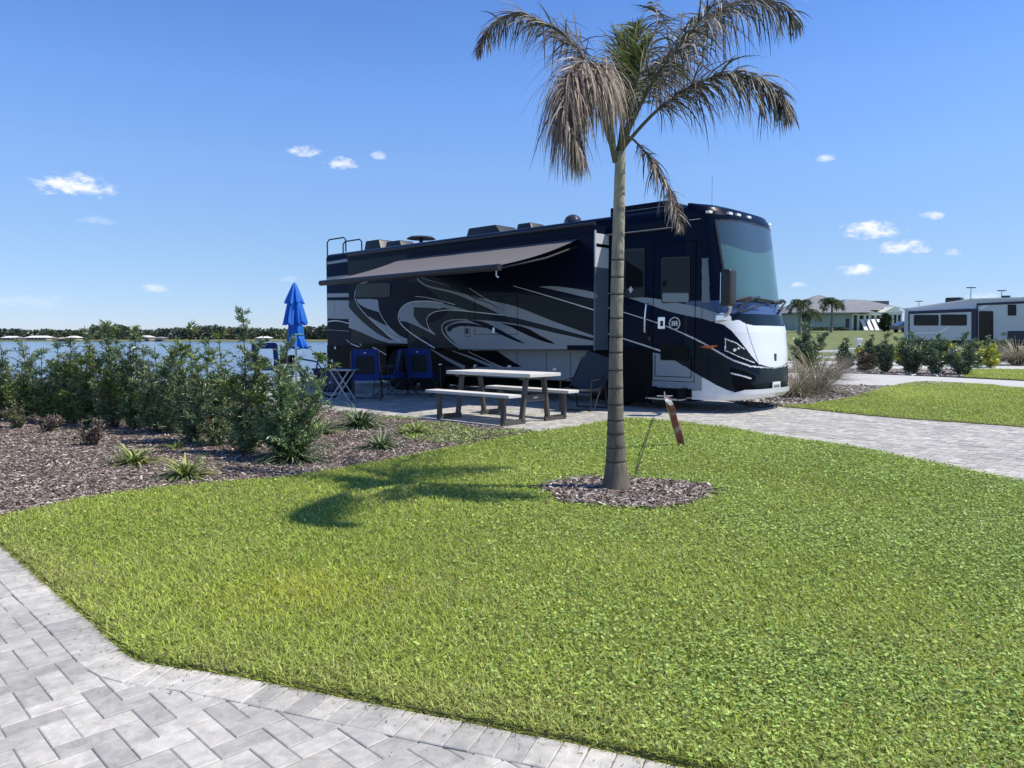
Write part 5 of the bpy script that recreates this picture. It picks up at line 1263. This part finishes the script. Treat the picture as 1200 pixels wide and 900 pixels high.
for (px, Y, h_, lab) in [(1006, 43, 1.35, 'white utility pedestal above the farther white picnic table'), (1022, 33, .95, 'white utility pedestal between two roadside shrubs'), (1116, 34, .85, 'white utility pedestal below the trailer windows')]:
    p = D(px, 404, Y); z0 = float(hgt(p.x, Y)); t = empty('utility_pedestal', (p.x, Y, z0), 0, lab, 'utility pedestal', 'white utility pedestals')
    q = MB(); q.box(-.10, .10, -.10, .10, 0, h_-.15); q.build('post', wht, t, bevel=.02)
    q = MB(); q.box(-.17, .17, -.16, .16, h_-.15, h_); q.build('cap', wht, t, bevel=.03)
    q = MB(); q.box(-.07, .07, -.112, -.10, h_*.45, h_*.7); q.build('outlet_door', plast, t)
# fifth-wheel trailer
tgrey = mat('trailer_wall', (.60,.61,.64), .5, coat=.3); tlite = mat('trailer_light', (.85,.86,.88), .5); tdark = mat('trailer_dark', (.02,.025,.05), .4)
A0 = D(1059, 400, 56.0); A1 = D(1200, 400, 51.0); rz = math.atan2(A1.y-A0.y, A1.x-A0.x)
TRL = empty('travel_trailer', (A0.x, A0.y, 0), rz, 'long grey fifth-wheel trailer with a sloping roof parked at the right edge', 'trailer')
cr_, sr_ = math.cos(rz), math.sin(rz)
def tp_(px, py, yo=0.0):
    d = ray(px, py); nx, ny = -sr_, cr_; t = (yo + A0.x*nx+A0.y*ny)/(d[0]*nx+d[1]*ny); X, Y = d[0]*t-A0.x, d[1]*t-A0.y
    return (X*cr_+Y*sr_, H+d[2]*t)
def tpoly(q, px, yo, th, col=0): P = [tp_(x, y, yo) for x, y in px]; q.prism(P, lambda a, c, dd: (a, yo+(-dd), c), th, col)
zb = tp_(1100, 399)[1]
roof = [tp_(1059, 363), tp_(1072, 361.5), tp_(1138, 351.5), tp_(1200, 350)]
xe = 14.5
q = MB(); Pp = [(0, zb)] + [(0, roof[0][1])] + roof[1:] + [(xe, roof[-1][1]), (xe, zb)]
q.prism(Pp, lambda a, c, d: (a, 2.5-d, c), 2.5); q.build('body', tgrey, TRL)
q = MB(); 
for a, c in zip([roof[0]]+roof[1:], roof[1:]+[(xe, roof[-1][1])]): q.hexa([(a[0]-.05, -.06, a[1]), (c[0]+.02, -.06, c[1]), (c[0]+.02, 2.56, c[1]), (a[0]-.05, 2.56, a[1]), (a[0]-.05, -.06, a[1]+.10), (c[0]+.02, -.06, c[1]+.10), (c[0]+.02, 2.56, c[1]+.10), (a[0]-.05, 2.56, a[1]+.10)])
q.build('roof', tlite, TRL)
q = MB(); tpoly(q, [(1064.5,365.5),(1140,361.5),(1140,398.5),(1064.5,398.5)], -.55, .004); P = [tp_(x, y, -.55) for x, y in [(1064.5,365.5),(1138,362.5),(1138,398.5),(1064.5,398.5)]]
q = MB(); q.prism(P, lambda a, c, d: (a, .2-d, c), .75, 0)
tpoly(q, [(1064.5,364.8),(1138.5,361.6),(1138.5,365.5),(1066,368),(1066,398),(1064.5,398)], -.551, .03, 1); tpoly(q, [(1138,362),(1144.5,361.5),(1144.5,398.5),(1138,398.5)], -.40, .02, 1)
tpoly(q, [(1070,389.5),(1100,389),(1112,382),(1114,382.5),(1103,390.5),(1070,391)], -.552, .01, 2)
sl_ = q.build('slide_out', [tgrey, tdark, tlite], TRL)
for px in ((1071, 369, 1100, 381.5), (1102.5, 368.5, 1133, 381.5)):
    q = MB(); tpoly(q, rrect(*px, 1.2), -.56, .03); q.build('window', glass_d, TRL)
q = MB(); tpoly(q, rrect(1147.5, 364.5, 1164, 399, 1.5), -.01, .03); q.build('door', glass_d, TRL)
q = MB(); tpoly(q, rrect(1181, 357, 1191, 369.8, 1.0), -.01, .03); q.build('window', glass_d, TRL)
q = MB(); tpoly(q, [(1144.5,355.5),(1200,352.8),(1215,352.5),(1215,355),(1146,358),(1146,398),(1144.5,398)], -.01, .03); q.build('trim_band', tdark, TRL)
q = MB(); tpoly(q, [(1181,388),(1215,387.5),(1215,399),(1180,399)], -.01, .03); q.build('storage_door', tdark, TRL)
q = MB(); tpoly(q, [(1146,362),(1155,356),(1162,356),(1150,363.5)], -.01, .02); q.build('stripe', tlite, TRL)
q = MB(); x0, z0 = tp_(1104.5, 354.5); x1, _ = tp_(1124, 354); q.box(x0, x1, .7, 1.6, z0-.1, z0+.38); q.build('air_conditioner', plast, TRL, bevel=.12, seg=3, smooth=True)
q = MB(); x0, z0 = tp_(1170, 350); q.box(x0, x0+.5, 1.0, 1.5, z0+.05, z0+.25); q.build('roof_vent', plast, TRL, bevel=.05)
for x in (5.6, 6.5):
    for y in (.12, 2.38):
        q = MB(); q.torus((x, y, .40), .28, .12, 'y', 24, 8); q.tube([(x, y-.08, .4), (x, y+.08, .4)], .2, 16); q.build('wheel', rub, TRL, smooth=True)
q = MB(); q.box(.2, 9.5, .1, 2.4, zb-.35, zb+.01); q.build('underbelly', plast, TRL)
for x in (.8, 12.6):
    q = MB(); q.box(x, x+.1, .5, .6, 0, zb); q.box(x, x+.1, 1.9, 2.0, 0, zb); q.build('landing_leg', plast, TRL)
# clubhouse on the rise
HG = 112.0
h0 = D(925, 388, HG); gz = float(hgt(h0.x+15, HG))
HS = empty('clubhouse', (h0.x, HG, gz), 0, 'pale green clubhouse with grey hipped roof on the rise beyond the trailer', 'building')
roofm = mat('shingle_roof', (.20,.21,.23), .9, var=.15, vscale=1.2, vstretch=(1, 1, 8)); wallg = mat('green_wall', (.33,.38,.33), .85, var=.08, vscale=.6); cream = mat('cream_trim', (.72,.72,.64), .7)
def hp(px, py, dy=0.0): p = D(px, py, HG+dy); return (p.x-h0.x, dy, p.z-gz)
X = lambda px, dy=0: hp(px, 380, dy)[0]; Zz = lambda py, dy=0: hp(1000, py, dy)[2]
we = Zz(367.5)
q = MB(); q.box(X(931), X(998), 0, 14, -1.0, we); q.box(X(1006), X(1063), 1.5, 12, -1.0, we+.2); q.build('wall', wallg, HS)
q = MB(); rx0, rx1 = X(927), X(1003); zr = Zz(347.0)+.5; rid0, rid1 = X(977), X(982)
q.hexa([(rx0, -.8, we), (rx1, -.8, we), (rx1, 15, we), (rx0, 15, we), (rx0, -.8, we+.15), (rx1, -.8, we+.15), (rx1, 15, we+.15), (rx0, 15, we+.15)])
q.add([(rx0, -.8, we+.15), (rx1+2.6, -.8, we+.15), (rx1+2.6, 15, we+.15), (rx0, 15, we+.15), (rid0, 6.5, zr), (rid1, 6.5, zr)], [(0,1,5,4), (1,2,5), (2,3,4,5), (3,0,4), (3,2,1,0)])
q.build('roof', roofm, HS)
q = MB(); a, c = X(990, 6), X(1047, 6); z0, z1 = Zz(362, 6), Zz(349.5, 6)
q.add([(a-1, 3, z0), (c, 3, z0), (c, 15, z0), (a-1, 15, z0), (a+1, 9, z1), (c-3.2, 9, z1-.1)], [(0,1,5,4), (1,2,5), (2,3,4,5), (3,0,4), (3,2,1,0)]); q.build('rear_roof', roofm, HS)
q = MB(); q.box(X(1018, 8), X(1041, 8), 8, 11, Zz(358, 8), Zz(352.6, 8)); q.build('clerestory', mat('slate_roof', (.10,.12,.14), .7), HS)
q = MB(); q.box(X(998), X(1036), .2, 1.5, Zz(369.5), Zz(367.6)); q.box(X(1008), X(1040), 1.8, 3.0, Zz(363.2, 2), Zz(361.4, 2)); q.build('fascia', cream, HS)
q = MB(); q.box(X(1003.5), X(1036), 1.2, 1.45, Zz(388), Zz(369.5)); q.build('porch_wall', mat('porch_grey', (.20,.22,.21), .9), HS)  # porch wall in a darker grey than the main walls
for px in (1000, 1007, 1014.5, 1020.5, 1027, 1034):
    q = MB(); x = X(px); q.box(x-.16, x+.16, .3, .62, Zz(388), Zz(369.5)); q.build('column', cream, HS)
for px in (1009, 1015.5, 1022, 1028.5):
    q = MB(); q.hexa([(X(px+.8), -1.0, Zz(387.0)), (X(px+5.2), -1.0, Zz(387.0)), (X(px+5.2), -.94, Zz(387.0)), (X(px+.8), -.94, Zz(387.0)), (X(px-.6), .25, Zz(374)), (X(px+3.6), .25, Zz(374)), (X(px+3.6), .32, Zz(374)), (X(px-.6), .32, Zz(374))]); q.build('shutter', mat('white_shutter', (.78,.78,.76), .6), HS)
    q = MB(); q.box(X(px), X(px+3.5), 1.1, 1.18, Zz(374), Zz(370.5)); q.build('window', glass_d, HS)
for (a, c, z0, z1) in ((991, 995, 387, 373.5), (938, 944, 384, 377), (962, 968, 384, 377)):
    if z0 == 387: q = MB(); q.box(X(a), X(c), -.06, .0, Zz(z0), Zz(z1)); q.build('door', tdark, HS)
q = MB(); a, c = X(1040), X(1058); zb_, zt_ = Zz(366), Zz(359.0)
q.box(a, c, .4, 3, -1, zb_); q.add([(a-.4, .35, zb_), (c+.4, .35, zb_), ((a+c)/2, .35, zt_), (a-.4, 8, zb_), (c+.4, 8, zb_), ((a+c)/2, 8, zt_)], [(0,1,2), (5,4,3), (0,2,5,3), (2,1,4,5), (1,0,3,4)]); q.build('gable_wing', cream, HS)
for px in (1043.5, 1049, 1054):
    q = MB(); q.box(X(px), X(px+2.6), .32, .4, Zz(379), Zz(369)); q.build('window', glass_d, HS)
# palms in front of the clubhouse
def small_palm(px, Y, ptop, label, sd_):
    g_ = np.random.default_rng(sd_); p = D(px, ptop, Y); z0 = float(hgt(p.x, Y)); r_ = empty('background_palm', (p.x, Y, z0), 0, label, 'palm tree', 'small palms by the clubhouse')
    hh = p.z-z0; q = MB(); q.tube([(0, 0, 0), (.05, 0, hh*.5), (0, 0, hh)], [.20, .14, .11], 10); q.build('trunk', mat('far_bark', (.20,.18,.15), .9), r_, smooth=True)
    Ps, Ds = [], []
    tws = MB()
    for k in range(13):
        a = k*6.28/13+g_.uniform(-.2, .2); e_ = g_.uniform(.1, 1.1); Lf = g_.uniform(1.5, 2.1); pos = np.array([0, 0, hh]); d = np.array([math.cos(a)*math.cos(e_), math.sin(a)*math.cos(e_), math.sin(e_)]); pl_ = [tuple(pos)]
        for s in range(9):
            pos = pos+d*Lf/9; d = d+np.array([0, 0, -.26]); d /= np.linalg.norm(d); pl_.append(tuple(pos))
            for _ in range(12):
                sdv = np.cross(d, [0, 0, 1])*(1 if g_.uniform() < .5 else -1)+g_.normal(0, .2, 3)+np.array([0, 0, -.5]); Ps.append(pos+g_.normal(0, .04, 3)); Ds.append(sdv/np.linalg.norm(sdv))
        tws.tube(pl_, .03, 4)
    n = len(Ps); V, qd, cc = leafcloud(np.array(Ps), np.array(Ds), g_.uniform(.35, .65, n), np.full(n, .07), np.array([.07,.10,.04])*g_.uniform(.6, 1.8, (n, 1)))
    o = np_mesh('crown', V, qd, 4, cc, leaf_m); o.parent = r_; tws.build('frond_stalks', rach_m, r_, fix=False)
small_palm(938, 95, 356, 'palm nearest the motorhome in front of the clubhouse', 1)
small_palm(975, 96, 353.5, 'palm standing alone before the clubhouse wall', 2)
small_palm(949, 101, 366, 'smallest stunted palm by the left end of the clubhouse', 3)
# dark conical tree and a parked car
def bushtree(name, px, Y, ty, w_, label, cat, grp=None, n=1500, seed=1, pal=None, L_=.3, parts=True, base=None, shape=1.0):
    g_ = np.random.default_rng(seed); p = D(px, ty, Y); z0 = float(hgt(p.x, Y)) if base is None else base; hh = p.z-z0
    r_ = empty(name, (p.x, Y, z0), 0, label, cat, grp); q = MB(); q.tube([(0, 0, 0), (0, 0, hh*.6)], [w_*.05, w_*.02], 8); q.build('trunk', MATS['far_bark'], r_)
    t = g_.uniform(.08, 1, n); rr = w_/2*np.sin(np.pi*np.clip(t, 0, 1)**shape*.92+.12)**.8; az = g_.uniform(0, 6.28, n); lump = 1+.25*np.sin(az*3+t*9+seed)+.15*np.sin(az*7-t*15)
    rad_ = rr*lump*g_.uniform(.55, 1.0, n); P_ = np.stack([np.cos(az)*rad_, np.sin(az)*rad_, t*hh], 1); d = np.stack([np.cos(az), np.sin(az), g_.normal(.2, .5, n)], 1)+g_.normal(0, .4, (n, 3)); d /= np.linalg.norm(d, axis=1, keepdims=True)
    pal = np.array([[.03,.055,.025],[.05,.08,.03],[.07,.10,.04]]) if pal is None else pal
    V, qd, cc = leafcloud(P_, d, g_.uniform(.6, 1.3, n)*L_, g_.uniform(.4, .8, n)*L_, pal[g_.integers(0, len(pal), n)]*g_.uniform(.7, 1.4, (n, 1)))
    o = np_mesh('crown', V, qd, 4, cc, pod_m); o.parent = r_
bushtree('conical_tree', 1038, 100, 368, 1.25, 'dark conical tree at the right corner of the clubhouse', 'tree', seed=9)
for i, px in enumerate((951, 959, 966, 980, 986)):
    bushtree('foundation_shrub', px, 108, 383.5, 2.0, ['round clipped shrub at the clubhouse wall, leftmost of five', 'round clipped shrub at the clubhouse wall, second of five from the left', 'round clipped shrub at the clubhouse wall, middle of five', 'round clipped shrub at the clubhouse wall, fourth of five from the left', 'round clipped shrub by the clubhouse door, rightmost of five'][i], 'shrub', 'clipped shrubs along the clubhouse wall', 400, 20+i, L_=.2)
def car(px, Y, label, col, rz):
    p = D(px, 390, Y); z0 = float(hgt(p.x, Y)); r_ = empty('parked_car', (p.x, Y, z0), rz, label, 'car')
    q = MB(); pr = [(-2.2,.35),(2.2,.35),(2.25,.75),(1.3,.95),(.7,1.42),(-1.0,1.45),(-1.9,.98),(-2.2,.85)]; q.prism(pr, lambda a, c, d: (a, d-.88, c), 1.76); q.build('body', col, r_, bevel=.05)
    q = MB(); pr = [(1.15,.97),(.62,1.36),(-.95,1.39),(-1.7,1.0)]; q.prism(pr, lambda a, c, d: (a, d-.885, c), 1.77); q.build('window', glass_d, r_)
    for x in (-1.35, 1.35):
        for y in (-.8, .8): q = MB(); q.torus((x, y, .33), .22, .11, 'y', 20, 8); q.tube([(x, y-.06, .33), (x, y+.06, .33)], .16, 12); q.build('wheel', rub, r_, smooth=True)
car(1066, 96, 'dark parked car between the clubhouse and the trailer', mat('car_dark', (.03,.03,.035), .3, coat=1), 0.1)
# lamp posts on the skyline
for (px, py, Y, lab) in [(1138, 337, 120, 'double-headed lamp post above the trailer roof slope, taller one'), (1174, 340.5, 125, 'double-headed lamp post above the right part of the trailer roof'), (1077, 353, 150, 'short distant lamp post above the left end of the trailer')]:
    p = D(px, py, Y); t = empty('lamp_post', (p.x, Y, 0), 0, lab, 'lamp post', 'lamp posts on the skyline')
    q = MB(); q.tube([(0, 0, 0), (0, 0, p.z)], [.12, .08], 8); q.build('pole', alum, t)
    for s in (-1, 1): q = MB(); q.box(min(0, s*.68), max(0, s*.68), -.15, .15, p.z-.08, p.z+.06); q.build('lamp_head', plast, t)

# ================================================================== FAR SHORE
pal_f = np.array([[.09,.125,.08],[.11,.15,.09],[.14,.17,.11],[.08,.11,.08],[.16,.16,.11]])  # leaf colours lightened to carry the distance haze
def treeline():
    Vs, Is, Ks = [], [], []; o = 0; g_ = np.random.default_rng(77)
    def add(px, top, Y, wpx, n):
        nonlocal o
        p = D(px, top, Y); hh = p.z+.6; w_ = wpx/F*Y
        az = g_.uniform(0, 6.28, n); t = g_.uniform(0, 1, n)**.8; rr = w_/2*np.sqrt(np.clip(1-((t-.45)/.58)**2, 0.05, 1))*(1+.2*np.sin(az*3+t*7))
        r_ = rr*g_.uniform(.6, 1, n)**.5; P_ = np.stack([p.x+np.cos(az)*r_, Y+np.sin(az)*r_, -.5+t*hh], 1)
        d = np.stack([np.cos(az), np.sin(az), g_.normal(.3, .5, n)], 1)+g_.normal(0, .4, (n, 3)); d /= np.linalg.norm(d, axis=1, keepdims=True)
        c_ = pal_f[g_.integers(0, 5)]*g_.uniform(.8, 1.2); V, q, cc = leafcloud(P_, d, g_.uniform(1.2, 2.6, n), g_.uniform(.9, 1.9, n), c_*g_.uniform(.7, 1.4, (n, 1)))
        Vs.append(V); Is.append(q+o); Ks.append(cc); o += len(V)
    px = -330
    while px < 470:
        top = 387.2 + 1.2*math.sin(px*.05) + g_.uniform(-1.2, 1.2)
        if 105 < px < 150: top = 382+g_.uniform(-1, 1.5)
        if 60 < px < 100: top = 388.2
        if px > 175: top = 385.5 + 1.8*math.sin(px*.045) + g_.uniform(-1.2, 1.5)
        w_ = g_.uniform(9, 17); add(px, top, 455+g_.uniform(0, 40), w_, 260); px += w_*.42
    ob = np_mesh('treeline', np.concatenate(Vs), np.concatenate(Is), 4, np.concatenate(Ks), pod_m)
    tag(ob, kind='stuff', label='low dark green wood along the far shore of the lake', cat='trees')
treeline()
bk = MB(); bk.hexa([(-1500, 438, -3), (40, 438, -3), (40, 470, -3), (-1500, 470, -3), (-1500, 443, .1), (40, 443, .1), (40, 470, .4), (-1500, 470, .4)]); tag(bk.build('far_bank', mat('shore_grass', (.16,.17,.09), .9, col2=(.24,.20,.14), vscale=.08)), kind='structure')
roof_w = mat('far_roof', (.72,.72,.70), .6); wall_t = mat('far_wall', (.42,.37,.32), .9)
for i, (px, w_, top, lab, rc) in enumerate([(20, 18, 393.8, 'low white-roofed house on the far shore, leftmost one', roof_w), (52, 26, 393.4, 'wide white-roofed lake house on the far shore with dark openings', roof_w), (28.5, 9, 394.5, 'small grey house on the far shore left of the wide white roof', MATS['shingle_roof']), (92, 14, 393.6, 'pale house on the far shore left of the tall hedge shrubs', roof_w),
        (176, 15, 393, 'cream house on the far shore between tall hedge shrubs', mat('cream_roof', (.6,.58,.5), .7)), (193, 11, 394.6, 'small grey-roofed house on the far shore right of the cream one', MATS['shingle_roof']), (313, 16, 394.2, 'low white boathouse on the far shore left of the parasol', roof_w), (77, 8, 395.2, 'small tan house on the far shore just right of the wide white roof', mat('tan_roof', (.40,.33,.26), .8))]):
    Y = 450-i*.7; p = D(px, top, Y); wm = w_/F*Y; r_ = empty('lake_house', (p.x, Y-8, .1), 0, lab, 'house', 'houses on the far shore'); hh = p.z-.1
    q = MB(); q.box(-wm/2+.6, wm/2-.6, 0, 7, 0, hh*.58); q.build('wall', wall_t, r_)
    q = MB(); q.add([(-wm/2, -.8, hh*.56), (wm/2, -.8, hh*.56), (wm/2, 8, hh*.56), (-wm/2, 8, hh*.56), (-wm/2+2, 3.5, hh), (wm/2-2, 3.5, hh)], [(0,1,5,4), (1,2,5), (2,3,4,5), (3,0,4), (3,2,1,0)]); q.build('roof', rc, r_)
    nwin = max(2, int(wm/2.4))
    for k in range(nwin): q = MB(); x = -wm/2+1.2+(wm-2.4)*(k+.5)/nwin; q.box(x-.45, x+.45, -.05, .02, .35, hh*.48); q.build('window', glass_d, r_)
